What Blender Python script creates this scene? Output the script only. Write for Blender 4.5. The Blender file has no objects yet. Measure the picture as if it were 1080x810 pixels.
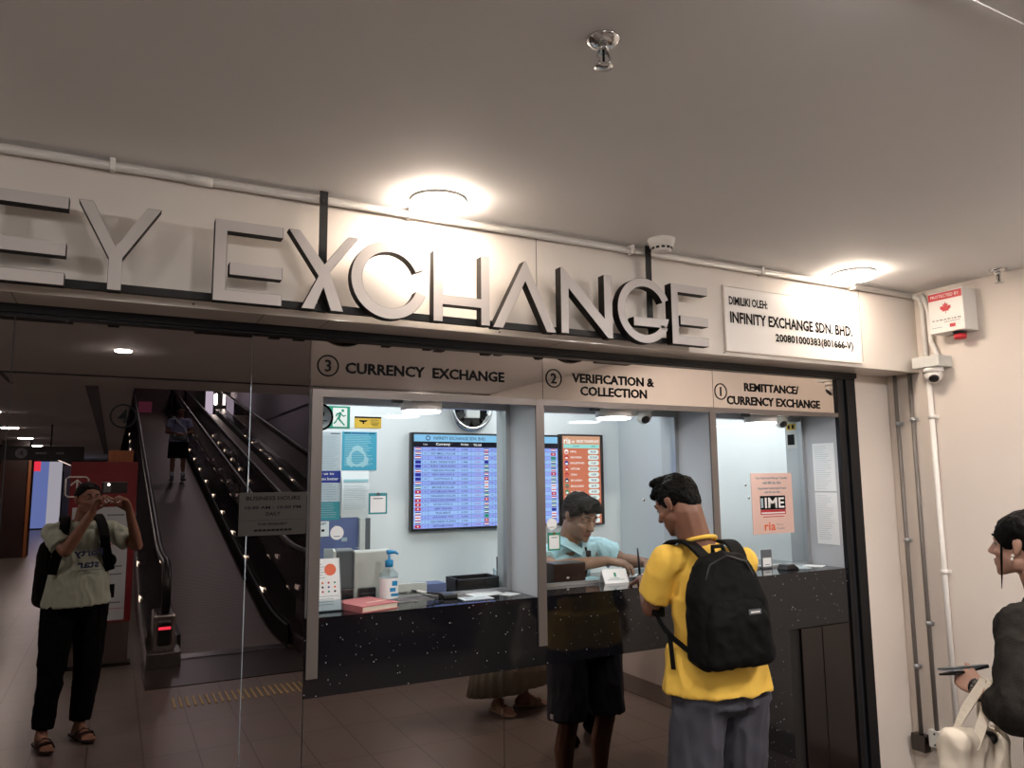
import bpy, bmesh, math, random
from mathutils import Vector, Matrix, noise
random.seed(7)
SC = bpy.context.scene
COL = SC.collection
V = Vector
R = math.radians

# ---------------------------------------------------------------- materials
def lin(h):
    h = h.lstrip('#')
    o = []
    for i in (0, 2, 4):
        c = int(h[i:i+2], 16) / 255
        o.append(c / 12.92 if c <= .04045 else ((c + .055) / 1.055) ** 2.4)
    return (*o, 1)

MATS = {}
def mat(name, col, rough=.5, metal=0, bump=0, bscale=40, var=0, vscale=6, em=None, es=0, spec=.5, stretch=None):
    m = bpy.data.materials.new(name); m.use_nodes = True
    nt = m.node_tree; b = nt.nodes['Principled BSDF']
    c = lin(col) if isinstance(col, str) else (*col, 1)
    b.inputs['Base Color'].default_value = c
    b.inputs['Roughness'].default_value = rough
    b.inputs['Metallic'].default_value = metal
    b.inputs['Specular IOR Level'].default_value = spec
    if em:
        b.inputs['Emission Color'].default_value = lin(em); b.inputs['Emission Strength'].default_value = es
    if var or bump:
        tc = nt.nodes.new('ShaderNodeTexCoord'); mp = nt.nodes.new('ShaderNodeMapping')
        nt.links.new(tc.outputs['Object'], mp.inputs['Vector'])
        if stretch: mp.inputs['Scale'].default_value = stretch
    if var:
        n = nt.nodes.new('ShaderNodeTexNoise'); n.inputs['Scale'].default_value = vscale; n.inputs['Detail'].default_value = 4
        nt.links.new(mp.outputs[0], n.inputs['Vector'])
        rp = nt.nodes.new('ShaderNodeValToRGB')
        rp.color_ramp.elements[0].position = .3; rp.color_ramp.elements[1].position = .7
        rp.color_ramp.elements[0].color = tuple(x * (1 - var) for x in c[:3]) + (1,)
        rp.color_ramp.elements[1].color = tuple(min(1, x * (1 + var)) for x in c[:3]) + (1,)
        nt.links.new(n.outputs['Fac'], rp.inputs['Fac']); nt.links.new(rp.outputs['Color'], b.inputs['Base Color'])
    if bump:
        n = nt.nodes.new('ShaderNodeTexNoise'); n.inputs['Scale'].default_value = bscale; n.inputs['Detail'].default_value = 3
        nt.links.new(mp.outputs[0], n.inputs['Vector'])
        bp = nt.nodes.new('ShaderNodeBump'); bp.inputs['Strength'].default_value = bump; bp.inputs['Distance'].default_value = .01
        nt.links.new(n.outputs['Fac'], bp.inputs['Height']); nt.links.new(bp.outputs['Normal'], b.inputs['Normal'])
    MATS[name] = m
    return m

def emis(name, col, s):
    m = bpy.data.materials.new(name); m.use_nodes = True
    nt = m.node_tree; nt.nodes.clear()
    e = nt.nodes.new('ShaderNodeEmission'); o = nt.nodes.new('ShaderNodeOutputMaterial')
    e.inputs['Color'].default_value = lin(col) if isinstance(col, str) else (*col, 1); e.inputs['Strength'].default_value = s
    nt.links.new(e.outputs[0], o.inputs['Surface'])
    MATS[name] = m
    return m

def glassmat(name, tint=(.96, .98, .97), f0=.05, amt=.9, rough=0):
    m = bpy.data.materials.new(name); m.use_nodes = True
    nt = m.node_tree; nt.nodes.clear()
    t = nt.nodes.new('ShaderNodeBsdfTransparent'); t.inputs[0].default_value = (*tint, 1)
    g = nt.nodes.new('ShaderNodeBsdfGlossy'); g.inputs['Roughness'].default_value = rough
    lw = nt.nodes.new('ShaderNodeLayerWeight'); lw.inputs['Blend'].default_value = .5
    p = nt.nodes.new('ShaderNodeMath'); p.operation = 'POWER'; p.inputs[1].default_value = 5
    a = nt.nodes.new('ShaderNodeMath'); a.operation = 'MULTIPLY_ADD'; a.inputs[1].default_value = amt; a.inputs[2].default_value = f0
    mx = nt.nodes.new('ShaderNodeMixShader'); o = nt.nodes.new('ShaderNodeOutputMaterial')
    nt.links.new(lw.outputs['Facing'], p.inputs[0]); nt.links.new(p.outputs[0], a.inputs[0]); nt.links.new(a.outputs[0], mx.inputs[0])
    nt.links.new(t.outputs[0], mx.inputs[1]); nt.links.new(g.outputs[0], mx.inputs[2]); nt.links.new(mx.outputs[0], o.inputs[0])
    MATS[name] = m
    return m

mat('wall_paint', '#ddd3ca', .6, var=.03, vscale=2, bump=.05, bscale=60)
mat('ceiling_paint', '#eff0f1', .7, var=.02, vscale=1)
mat('fascia_white', '#dcd5cd', .45)
mat('soffit_laminate', '#e2dad2', .2)
mat('plate_dark', '#413d3a', .3, metal=.3)
mat('conduit_grey', '#716b67', .35)
mat('mirror_bronze', (.27, .232, .218), 0.0, metal=1)
mat('mirror_header_lit', (.56, .50, .46), 0.02, metal=1)  # same bronze mirror, paler tint holding the brightness of the lamp-lit ceiling
mat('joint_dark', '#141210', .4)
mat('black_frame', '#0d0e11', .4, spec=.3)
mat('black_matte', '#0b0b0c', .6)
mat('charcoal_frame', '#2c2d33', .3, metal=.3)
mat('alu', '#6f6864', .4, metal=.5)
mat('alu_light', '#b4b6b8', .3, metal=.7)
mat('partition', '#b9bcc0', .45, var=.04, vscale=3, stretch=(1, 1, .15))
mat('room_white', '#e8ebec', .5)
mat('room_grey', '#c6ccd0', .5)
mat('letter_face', '#bdb7b4', .4)
mat('letter_side', '#15110f', .65, spec=.2)
mat('plastic_white', '#e6e3df', .35)
mat('plastic_offwhite', '#c9cac6', .4)
mat('plastic_grey', '#5b5f63', .45)
mat('plastic_black', '#101012', .35)
mat('paper', '#eceeee', .7)
mat('paper_grey', '#c2cbd0', .7)
mat('ink', '#0a0a0c', .7, spec=.1)
mat('ink_grey', '#6f7c84', .6)
mat('ink_light', '#9fb0b8', .6)
mat('teal', '#2f8a93', .5)
mat('cyan', '#45a8c4', .5)
mat('cyan_pale', '#a9d5de', .5)
mat('navy', '#1d2c86', .5)
mat('navy_board', '#59648f', .5)
mat('green_sign', '#1c8a6c', .5)
mat('yellow_sign', '#d8b13a', .5)
mat('red', '#b3222d', .45)
mat('red_dark', '#7a1a22', .5)
mat('orange', '#dd5f31', .5)
mat('pinkpaper', '#dcb8ab', .6)
mat('book_red', '#b8696a', .5)
mat('book_page', '#d8cdbd', .8)
mat('steel', '#9a9694', .22, metal=1)
mat('steel_dark', '#55504e', .25, metal=1)
mat('chrome', '#d8d8d8', .08, metal=1)
mat('brown_door', '#17100e', .18, var=.1, vscale=3)
mat('sanitizer_blue', '#1f86bd', .3)
mat('wood_warm', '#9a5a2c', .45, var=.15, vscale=5, stretch=(8, 8, .7))
mat('rubber', '#0a0a0a', .35)
mat('maroon', '#3c2027', .6)
mat('lilac_wall', '#a9a2ad', .7)
mat('tactile', '#b39b6a', .5)
mat('landing_plate', '#2e2421', .3, metal=.5)
mat('dark_wood', '#2b1512', .3)
mat('border_tile', '#3a2c27', .2)
mat('skin_brown', '#75503f', .5, var=.06, vscale=30)
mat('skin_tan', '#8a6350', .5, var=.06, vscale=30)
mat('skin_light', '#a67f6e', .5, var=.06, vscale=30)
mat('skin_deep', '#8d6853', .5, var=.06, vscale=30)
mat('lip', '#7a4437', .45)
mat('hair', '#060504', .55, bump=.3, bscale=220, spec=.1, stretch=(1, 1, .25))
mat('brow', '#120d0b', .7)
mat('eye_white', '#9a9088', .3)
mat('iris', '#1a0f0a', .15)
mat('yellow_shirt', '#dfb54a', .85, bump=.15, bscale=350)
mat('grey_pants', '#3c3c46', .9, bump=.15, bscale=300)
mat('black_cloth', '#060607', .9, spec=.12, bump=.2, bscale=250)
mat('pack_black', '#050506', .75, bump=.2, bscale=500, spec=.15)
mat('mint_shirt', '#a9b3a4', .85, bump=.1, bscale=300)
mat('blue_shirt', '#a8cbd6', .8, bump=.1, bscale=300)
mat('olive_top', '#1d1a17', .9, spec=.15, bump=.25, bscale=200)
mat('olive_skirt', '#7f7869', .85)
mat('cream_canvas', '#c2b7a7', .85, bump=.2, bscale=400)
mat('sandal_brown', '#2a1714', .6)
mat('sandal_tan', '#b59a83', .6)
mat('navy_ink', '#1f2a55', .7)
mat('bead', '#55504c', .3)
mat('lilac_shirt', '#8d93b3', .8)
emis('lamp_warm', (1, .83, .68), 115)
emis('lamp_wall_fill', (1, .92, .86), 460)  # added downlight, boosted to brighten the right wall
emis('lamp_plate', (1, .83, .68), 75)
emis('lamp_mall', (1, .935, .89), 280)
emis('lamp_cool', (.93, .97, 1), 28)
emis('lamp_panel', (.94, .97, 1), 7.5)
emis('flash', (1, .97, .9), 150)
emis('lamp_void_fill', (.95, .9, 1), 110)
emis('glint_glow', (1, .86, .68), 7)  # glow for painted-in lamp reflections on the walkway steel
emis('red_led', (1, .05, .1), 3)
emis('led_blue', (.25, .38, 1), 1.6)
emis('led_pale', (.75, .82, 1), 1.6)
emis('strip_glow', (1, .9, .8), 4)
emis('upper_glow', (.80, .76, 1), 2.2)
emis('scr_bg', (.36, .56, 1.0), 1.0)
emis('scr_bg2', (.33, .43, 1.0), .95)
emis('scr_head', (.30, .66, 1), .9)
emis('scr_ink', (.04, .05, .2), .6)
emis('scr_white', (1, 1, 1), 1)
emis('scr_black', (.01, .01, .02), 1)
emis('scr_pinkink', (.55, .25, .62), .8)
emis('scr_cyan', (.2, .75, .95), .8)
emis('scr_orange', (.72, .21, .12), .9)
emis('scr_orange2', (.78, .40, .25), .9)
emis('scr_mint', (.42, .95, .9), .8)
emis('scr_pill', (.88, 1, .98), .85)
emis('scr_red', (.7, .04, .07), .8)
emis('scr_navy', (.03, .03, .35), .9)
emis('scr_green', (.03, .35, .2), .8)
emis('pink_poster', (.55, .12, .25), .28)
glassmat('glass', f0=.016, amt=.8)
glassmat('rail_glass', tint=(.45, .43, .46), f0=.10, amt=.85)
glassmat('clear_plastic', tint=(.88, .93, .95), f0=.08, amt=.6, rough=.05)

def custom(name, build):
    m = bpy.data.materials.new(name); m.use_nodes = True
    build(m.node_tree, m.node_tree.nodes['Principled BSDF'])
    MATS[name] = m
def _granite(nt, b):
    tc = nt.nodes.new('ShaderNodeTexCoord')
    v = nt.nodes.new('ShaderNodeTexVoronoi'); v.inputs['Scale'].default_value = 120
    nt.links.new(tc.outputs['Object'], v.inputs['Vector'])
    lt = nt.nodes.new('ShaderNodeMath'); lt.operation = 'LESS_THAN'; lt.inputs[1].default_value = .19
    nt.links.new(v.outputs['Distance'], lt.inputs[0])
    sp = nt.nodes.new('ShaderNodeSeparateColor'); nt.links.new(v.outputs['Color'], sp.inputs[0])
    th = nt.nodes.new('ShaderNodeMath'); th.operation = 'MULTIPLY'; th.inputs[1].default_value = .30
    nt.links.new(sp.outputs[2], th.inputs[0]); nt.links.new(th.outputs[0], lt.inputs[1])
    gt = nt.nodes.new('ShaderNodeMath'); gt.operation = 'GREATER_THAN'; gt.inputs[1].default_value = .88
    nt.links.new(sp.outputs[0], gt.inputs[0])
    mu = nt.nodes.new('ShaderNodeMath'); mu.operation = 'MULTIPLY'
    nt.links.new(lt.outputs[0], mu.inputs[0]); nt.links.new(gt.outputs[0], mu.inputs[1])
    n2 = nt.nodes.new('ShaderNodeMath'); n2.operation = 'MULTIPLY'
    nt.links.new(mu.outputs[0], n2.inputs[0]); nt.links.new(sp.outputs[1], n2.inputs[1])
    mx = nt.nodes.new('ShaderNodeMix'); mx.data_type = 'RGBA'
    mx.inputs[6].default_value = (.006, .006, .008, 1); mx.inputs[7].default_value = (.75, .75, .78, 1)
    nt.links.new(n2.outputs[0], mx.inputs[0]); nt.links.new(mx.outputs[2], b.inputs['Base Color'])
    b.inputs['Roughness'].default_value = .07
custom('granite', _granite)
def _tiles(nt, b):
    tc = nt.nodes.new('ShaderNodeTexCoord'); mp = nt.nodes.new('ShaderNodeMapping')
    mp.inputs['Location'].default_value = (.06, .02, 0)
    nt.links.new(tc.outputs['Object'], mp.inputs[0])
    br = nt.nodes.new('ShaderNodeTexBrick'); br.offset = 0; br.inputs['Scale'].default_value = 1
    br.inputs['Brick Width'].default_value = .3; br.inputs['Row Height'].default_value = .6
    br.inputs['Mortar Size'].default_value = .004; br.inputs['Mortar Smooth'].default_value = .2
    br.inputs['Color1'].default_value = lin('#70655f'); br.inputs['Color2'].default_value = lin('#6b615b'); br.inputs['Mortar'].default_value = lin('#3f342f')
    nt.links.new(mp.outputs[0], br.inputs['Vector'])
    nz = nt.nodes.new('ShaderNodeTexNoise'); nz.inputs['Scale'].default_value = 4; nz.inputs['Detail'].default_value = 5
    nt.links.new(mp.outputs[0], nz.inputs['Vector'])
    mx = nt.nodes.new('ShaderNodeMix'); mx.data_type = 'RGBA'; mx.blend_type = 'MULTIPLY'; mx.inputs[0].default_value = .25
    nt.links.new(br.outputs['Color'], mx.inputs[6]); nt.links.new(nz.outputs['Color'], mx.inputs[7])
    nt.links.new(mx.outputs[2], b.inputs['Base Color'])
    b.inputs['Roughness'].default_value = .32
custom('floor_tiles', _tiles)
def _tread(nt, b):
    tc = nt.nodes.new('ShaderNodeTexCoord')
    w = nt.nodes.new('ShaderNodeTexWave'); w.bands_direction = 'Y'; w.inputs['Scale'].default_value = 6; w.inputs['Distortion'].default_value = 0
    nt.links.new(tc.outputs['Object'], w.inputs['Vector'])
    rp = nt.nodes.new('ShaderNodeValToRGB'); rp.color_ramp.elements[0].color = lin('#3a332f'); rp.color_ramp.elements[1].color = lin('#7a6e67')
    nt.links.new(w.outputs['Fac'], rp.inputs[0]); nt.links.new(rp.outputs[0], b.inputs['Base Color'])
    b.inputs['Roughness'].default_value = .5; b.inputs['Metallic'].default_value = .3
custom('tread', _tread)

# ---------------------------------------------------------------- mesh helpers
class MB:
    def __init__(s, m='paper'):
        s.bm = bmesh.new(); s.mats = []; s.cur = 0; s.m(m)
    def m(s, name):
        if name not in s.mats: s.mats.append(name)
        s.cur = s.mats.index(name); return s
    def _fin(s, faces, smooth=False):
        for f in faces: f.material_index = s.cur; f.smooth = smooth
    def box(s, lo, hi, bev=0, M=None):
        b2 = bmesh.new(); r = bmesh.ops.create_cube(b2, size=1)
        for v in b2.verts:
            v.co = V([(lo[i] + hi[i]) / 2 + v.co[i] * (hi[i] - lo[i]) for i in range(3)])
        if bev: bmesh.ops.bevel(b2, geom=b2.edges[:], offset=bev, segments=2, profile=.5, affect='EDGES')
        s.merge(b2, M); return s
    def merge(s, b2, M=None, smooth=False):
        if M is not None: bmesh.ops.transform(b2, matrix=M, verts=b2.verts[:])
        mp = {}
        for v in b2.verts: mp[v] = s.bm.verts.new(v.co)
        fs = []
        for f in b2.faces:
            try: g = s.bm.faces.new([mp[v] for v in f.verts])
            except ValueError: continue
            g.smooth = f.smooth or smooth; g.material_index = s.cur; fs.append(g)
        b2.free(); return fs
    def cyl(s, p0, p1, r0, r1=None, seg=20, caps=True, smooth=True):
        r1 = r0 if r1 is None else r1
        p0, p1 = V(p0), V(p1); d = (p1 - p0)
        q = d.to_track_quat('Z', 'Y').to_matrix()
        A = []; B = []
        for i in range(seg):
            a = 2 * math.pi * i / seg; u = q @ V((math.cos(a), math.sin(a), 0))
            A.append(s.bm.verts.new(p0 + u * r0)); B.append(s.bm.verts.new(p1 + u * r1))
        for i in range(seg):
            f = s.bm.faces.new((A[i], A[(i+1) % seg], B[(i+1) % seg], B[i])); f.smooth = smooth; f.material_index = s.cur
        if caps:
            for c in (A[::-1], B): f = s.bm.faces.new(c); f.material_index = s.cur
        return s
    def lathe(s, prof, c=(0, 0, 0), axis=(0, 0, 1), seg=24, caps=True):
        q = V(axis).to_track_quat('Z', 'Y').to_matrix(); c = V(c); rings = []
        for r, z in prof:
            rings.append([s.bm.verts.new(c + q @ V((max(r, 1e-5) * math.cos(2*math.pi*i/seg), max(r, 1e-5) * math.sin(2*math.pi*i/seg), z))) for i in range(seg)])
        for a, b in zip(rings, rings[1:]):
            for i in range(seg):
                f = s.bm.faces.new((a[i], a[(i+1) % seg], b[(i+1) % seg], b[i])); f.smooth = True; f.material_index = s.cur
        for rg in (rings[0][::-1], rings[-1]) if caps else ():
            f = s.bm.faces.new(rg); f.material_index = s.cur
        return s
    def sphere(s, c, r, seg=16, M=None):
        b2 = bmesh.new(); bmesh.ops.create_uvsphere(b2, u_segments=seg, v_segments=max(8, seg * 2 // 3), radius=1)
        rr = (r, r, r) if isinstance(r, (int, float)) else r
        T = Matrix.Translation(V(c)) @ (M.to_4x4() if M is not None else Matrix.Identity(4)) @ Matrix.Diagonal((*rr, 1))
        s.merge(b2, T, True); return s
    def tube(s, pts, r, seg=10, closed=False):
        pts = [V(p) for p in pts]; n = len(pts); rings = []; up = None
        for i, p in enumerate(pts):
            a = pts[(i-1) % n] if (closed or i) else p; b = pts[(i+1) % n] if (closed or i < n-1) else p
            t = (b - a).normalized()
            if up is None: up = t.orthogonal().normalized()
            up = (up - t * up.dot(t)).normalized(); w = t.cross(up)
            rr = r[i] if isinstance(r, (list, tuple)) else r
            rings.append([s.bm.verts.new(p + (up * math.cos(2*math.pi*k/seg) + w * math.sin(2*math.pi*k/seg)) * rr) for k in range(seg)])
        prs = list(zip(rings, rings[1:])) + ([(rings[-1], rings[0])] if closed else [])
        for a, b in prs:
            for k in range(seg):
                f = s.bm.faces.new((a[k], a[(k+1) % seg], b[(k+1) % seg], b[k])); f.smooth = True; f.material_index = s.cur
        if not closed:
            for rg in (rings[0][::-1], rings[-1]): f = s.bm.faces.new(rg); f.material_index = s.cur
        return s
    def ribbon(s, pts, w, t, nrm=None):
        """a flat strap along pts: width w across side vector, thickness t"""
        pts = [V(p) for p in pts]; n = len(pts); rings = []
        for i, p in enumerate(pts):
            a = pts[max(i-1, 0)]; b = pts[min(i+1, n-1)]; tg = (b - a).normalized()
            nn = V(nrm[i] if isinstance(nrm, list) else nrm); nn = (nn - tg * nn.dot(tg)).normalized(); sd = tg.cross(nn)
            rings.append([s.bm.verts.new(p + sd * x + nn * y) for x, y in ((-w/2, -t/2), (w/2, -t/2), (w/2, t/2), (-w/2, t/2))])
        for a, b in zip(rings, rings[1:]):
            for k in range(4): f = s.bm.faces.new((a[k], a[(k+1) % 4], b[(k+1) % 4], b[k])); f.material_index = s.cur
        for rg in (rings[0][::-1], rings[-1]): f = s.bm.faces.new(rg); f.material_index = s.cur
        return s
    def prism(s, pts, O, X, Y, t, side=None):
        """polygon pts (2d) in plane O,X,Y (front), extruded by t along -(X x Y)... the front faces X x Y"""
        O, X, Y = V(O), V(X), V(Y); N = X.cross(Y).normalized()
        F = [s.bm.verts.new(O + X * a + Y * b) for a, b in pts]; B = [s.bm.verts.new(O + X * a + Y * b - N * t) for a, b in pts]
        f = s.bm.faces.new(F); f.material_index = s.cur; g = s.bm.faces.new(B[::-1]); cur = s.cur
        if side: s.m(side)
        g.material_index = s.cur
        n = len(pts)
        for i in range(n):
            h = s.bm.faces.new((F[i], B[i], B[(i+1) % n], F[(i+1) % n])); h.material_index = s.cur
        s.cur = cur
        f.normal_update(); g.normal_update(); bmesh.ops.triangulate(s.bm, faces=[f, g]); return s
    def rect(s, O, X, Y, x0, y0, x1, y1, off=0):
        O, X, Y = V(O), V(X), V(Y); N = X.cross(Y).normalized() * off
        f = s.bm.faces.new([s.bm.verts.new(O + X * a + Y * b + N) for a, b in ((x0, y0), (x1, y0), (x1, y1), (x0, y1))]); f.material_index = s.cur; return s
    def disc(s, O, X, Y, cx, cy, r, off=0, seg=28, r0=0):
        O, X, Y = V(O), V(X), V(Y); N = X.cross(Y).normalized() * off
        P = lambda rr, i: s.bm.verts.new(O + X * (cx + rr * math.cos(2*math.pi*i/seg)) + Y * (cy + rr * math.sin(2*math.pi*i/seg)) + N)
        if r0 <= 0:
            f = s.bm.faces.new([P(r, i) for i in range(seg)]); f.material_index = s.cur
        else:
            A = [P(r0, i) for i in range(seg)]; B = [P(r, i) for i in range(seg)]
            for i in range(seg): f = s.bm.faces.new((A[i], B[i], B[(i+1) % seg], A[(i+1) % seg])); f.material_index = s.cur
        return s
    def text(s, body, O, X, Y, cx, cy, w=None, h=None, off=.001, bold=.0, anchor='c'):
        """flat lettering in plane O,X,Y; fitted to width w and/or height h about (cx,cy)"""
        cu = bpy.data.curves.new('t', 'FONT'); cu.body = body; cu.size = 1; cu.offset = bold; cu.resolution_u = 2
        ob = bpy.data.objects.new('t', cu)
        me = bpy.data.meshes.new_from_object(ob)
        xs = [v.co.x for v in me.vertices]; ys = [v.co.y for v in me.vertices]
        if xs:
            x0, x1, y0, y1 = min(xs), max(xs), min(ys), max(ys)
            sx = w / (x1 - x0) if w else None; sy = h / (y1 - y0) if h else None
            sx = sx or sy; sy = sy or sx
            ax = {'c': (x0 + x1) / 2, 'l': x0, 'r': x1}[anchor]
            O, X, Y = V(O), V(X), V(Y); N = X.cross(Y).normalized() * off
            vs = [s.bm.verts.new(O + X * (cx + (v.co.x - ax) * sx) + Y * (cy + (v.co.y - (y0 + y1) / 2) * sy) + N) for v in me.vertices]
            for p in me.polygons:
                try: f = s.bm.faces.new([vs[i] for i in p.vertices]); f.material_index = s.cur
                except ValueError: pass
        bpy.data.objects.remove(ob); bpy.data.meshes.remove(me); bpy.data.curves.remove(cu)
        return s
    def build(s, name, parent=None, bevel=0, norm=True):
        me = bpy.data.meshes.new(name)
        s.bm.to_mesh(me); s.bm.free()
        for m in s.mats: me.materials.append(MATS[m])
        return link(name, me, parent, bevel)

def link(name, me, parent=None, bevel=0):
    o = bpy.data.objects.new(name, me); COL.objects.link(o)
    if parent is not None:
        o.parent = parent
        o.matrix_parent_inverse = Matrix.Translation(-parent.location) if not any(parent.rotation_euler) else parent.matrix_basis.inverted()
    if bevel:
        b = o.modifiers.new('bevel', 'BEVEL'); b.width = bevel; b.segments = 2; b.limit_method = 'ANGLE'
    return o

def thing(name, label, cat, loc=(0, 0, 0), group=None):
    o = bpy.data.objects.new(name, None); COL.objects.link(o); o.location = loc; o.empty_display_size = .05
    o['label'] = label; o['category'] = cat
    if group: o['group'] = group
    return o
def tag(o, label, cat, group=None):
    o['label'] = label; o['category'] = cat
    if group: o['group'] = group
    return o
def struct(o): o['kind'] = 'structure'; return o
def plabel(o, l): o['label'] = l; return o
FX, FZ = (1, 0, 0), (0, 0, 1)      # a plane that faces the viewer (-y)
# ================================================================ PEOPLE
def hull_pts(bm, pts):
    vs = [bm.verts.new(p) for p in pts]
    r = bmesh.ops.convex_hull(bm, input=vs)
    dead = [g for g in r['geom_interior'] if isinstance(g, bmesh.types.BMVert)]
    if dead: bmesh.ops.delete(bm, geom=dead, context='VERTS')
_ico = None
def ico():
    global _ico
    if _ico is None:
        b = bmesh.new(); bmesh.ops.create_icosphere(b, subdivisions=2, radius=1); _ico = [v.co.copy() for v in b.verts]; b.free()
    return _ico
class Blob:
    """a solid put together from tapered limbs and merged into one skin"""
    def __init__(s): s.bm = bmesh.new()
    def hull(s, *els):
        pts = []
        for e in els:
            c, r = e[0], e[1]; M = e[2] if len(e) > 2 else None
            rr = (r, r, r) if isinstance(r, (int, float)) else r
            for p in ico():
                q = V((p.x * rr[0], p.y * rr[1], p.z * rr[2]))
                if M is not None: q = M @ q
                pts.append(V(c) + q)
        b2 = bmesh.new(); hull_pts(b2, pts)
        mp = {v: s.bm.verts.new(v.co) for v in b2.verts}
        for f in b2.faces: s.bm.faces.new([mp[v] for v in f.verts])
        b2.free(); return s
    def chain(s, *js):
        for a, b in zip(js, js[1:]): s.hull(a, b)
        return s
    def flat(s, c0, r0, c1, r1, n=24):
        """a limb segment with flat ends (sleeve, trouser leg); r may be (rx, ry) ellipse"""
        c0, c1 = V(c0), V(c1); q = (c1 - c0).to_track_quat('Z', 'Y').to_matrix(); pts = []
        for c, r in ((c0, r0), (c1, r1)):
            rx, ry = (r, r) if isinstance(r, (int, float)) else r
            pts += [c + q @ V((rx * math.cos(2*math.pi*i/n), ry * math.sin(2*math.pi*i/n), 0)) for i in range(n)]
        b2 = bmesh.new(); hull_pts(b2, pts); mp = {v: s.bm.verts.new(v.co) for v in b2.verts}
        for f in b2.faces: s.bm.faces.new([mp[v] for v in f.verts])
        b2.free(); return s
    def ring(s, *secs, n=28):
        """hull of horizontal ellipses (cx, cy, z, rx, ry, yaw)"""
        for a, b in zip(secs, secs[1:]):
            pts = []
            for (cx, cy, z, rx, ry, yw) in (a, b):
                for i in range(n):
                    t = 2*math.pi*i/n; x, y = rx*math.cos(t), ry*math.sin(t)
                    pts.append(V((cx + x*math.cos(yw) - y*math.sin(yw), cy + x*math.sin(yw) + y*math.cos(yw), z)))
            b2 = bmesh.new(); hull_pts(b2, pts); mp = {v: s.bm.verts.new(v.co) for v in b2.verts}
            for f in b2.faces: s.bm.faces.new([mp[v] for v in f.verts])
            b2.free()
        return s
    def skin(s, name, mats, parent=None, voxel=.006, smooth=4, wr=0, wsc=(14, 14, 6), keep=None, paint=None, seed=0):
        me = bpy.data.meshes.new(name); s.bm.normal_update(); s.bm.to_mesh(me); s.bm.free()
        o = bpy.data.objects.new(name, me); COL.objects.link(o)
        m = o.modifiers.new('r', 'REMESH'); m.mode = 'VOXEL'; m.voxel_size = voxel; m.use_smooth_shade = True
        if smooth:
            k = o.modifiers.new('s', 'SMOOTH'); k.factor = .5; k.iterations = smooth
        dg = bpy.context.evaluated_depsgraph_get()
        nm = bpy.data.meshes.new_from_object(o.evaluated_get(dg)); bpy.data.objects.remove(o); bpy.data.meshes.remove(me)
        nm.name = name
        if wr:
            ns = [v.normal.copy() for v in nm.vertices]
            for v, n in zip(nm.vertices, ns):
                c = V((v.co.x * wsc[0], v.co.y * wsc[1], v.co.z * wsc[2])) + V((seed, seed * 2, 0))
                f = noise.noise(c) + .5 * noise.noise(c * 2.3)
                v.co += n * wr * (1 - abs(f) * 2.2)
        if keep:
            b = bmesh.new(); b.from_mesh(nm)
            for co, no in keep:
                bmesh.ops.bisect_plane(b, geom=b.verts[:] + b.edges[:] + b.faces[:], plane_co=co, plane_no=no, clear_outer=True)
            b.to_mesh(nm); b.free()
        nm.materials.clear()
        for x in mats: nm.materials.append(MATS[x])
        for p in nm.polygons:
            p.use_smooth = True
            p.material_index = paint(p.center) if paint else 0
        return link(name, nm, parent)

def basis(fwd, up=(0, 0, 1)):
    f = V(fwd).normalized(); r = f.cross(V(up)).normalized(); u = r.cross(f)
    return Matrix((r, f, u)).transposed()      # columns: right, forward, up

def add_head(B, c, H, s=1, female=False):
    c = V(c)
    def e(x, y, z, r, k=None): 
        rr = (r, r, r) if isinstance(r, (int, float)) else r
        return (c + H @ V((x, y, z)) * s, tuple(q * s for q in rr), H)
    B.hull(e(0, -.018, .032, (.073, .090, .082)))
    B.hull(e(0, -.018, .032, (.070, .085, .078)), e(0, .048, .035, (.052, .030, .042)))
    B.hull(e(0, .045, .02, (.052, .030, .03)), e(0, .05, -.025, (.054, .033, .03)), e(0, -.02, -.01, (.066, .06, .04)))
    B.hull(e(0, .05, -.025, (.050, .032, .03)), e(0, .055, -.072, (.034, .026, .022)), e(.047, .0, -.05, (.016, .026, .028)), e(-.047, .0, -.05, (.016, .026, .028)), e(0, .074, -.094, (.016, .010, .012)))
    for k in (-1, 1):
        B.hull(e(k*.012, .079, .026, .008), e(k*.042, .066, .025, .010))
        B.hull(e(k*.040, .056, -.018, (.018, .018, .014)), e(k*.028, .066, -.02, .012))
        B.hull(e(k*.074, -.012, .022, (.007, .016, .012)), e(k*.072, -.008, -.012, (.006, .010, .016)), e(k*.080, -.020, .01, (.004, .012, .02)))
    B.hull(e(0, .080, .016, .0065), e(0, .104, -.024, .0095), e(.012, .088, -.028, .0075), e(-.012, .088, -.028, .0075))
    B.hull(e(.020, .078, -.054, .0045), e(-.020, .078, -.054, .0045), e(0, .089, -.051, .0055))
    B.hull(e(.018, .077, -.064, .0045), e(-.018, .077, -.064, .0045), e(0, .087, -.065, .006))
    return B
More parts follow.
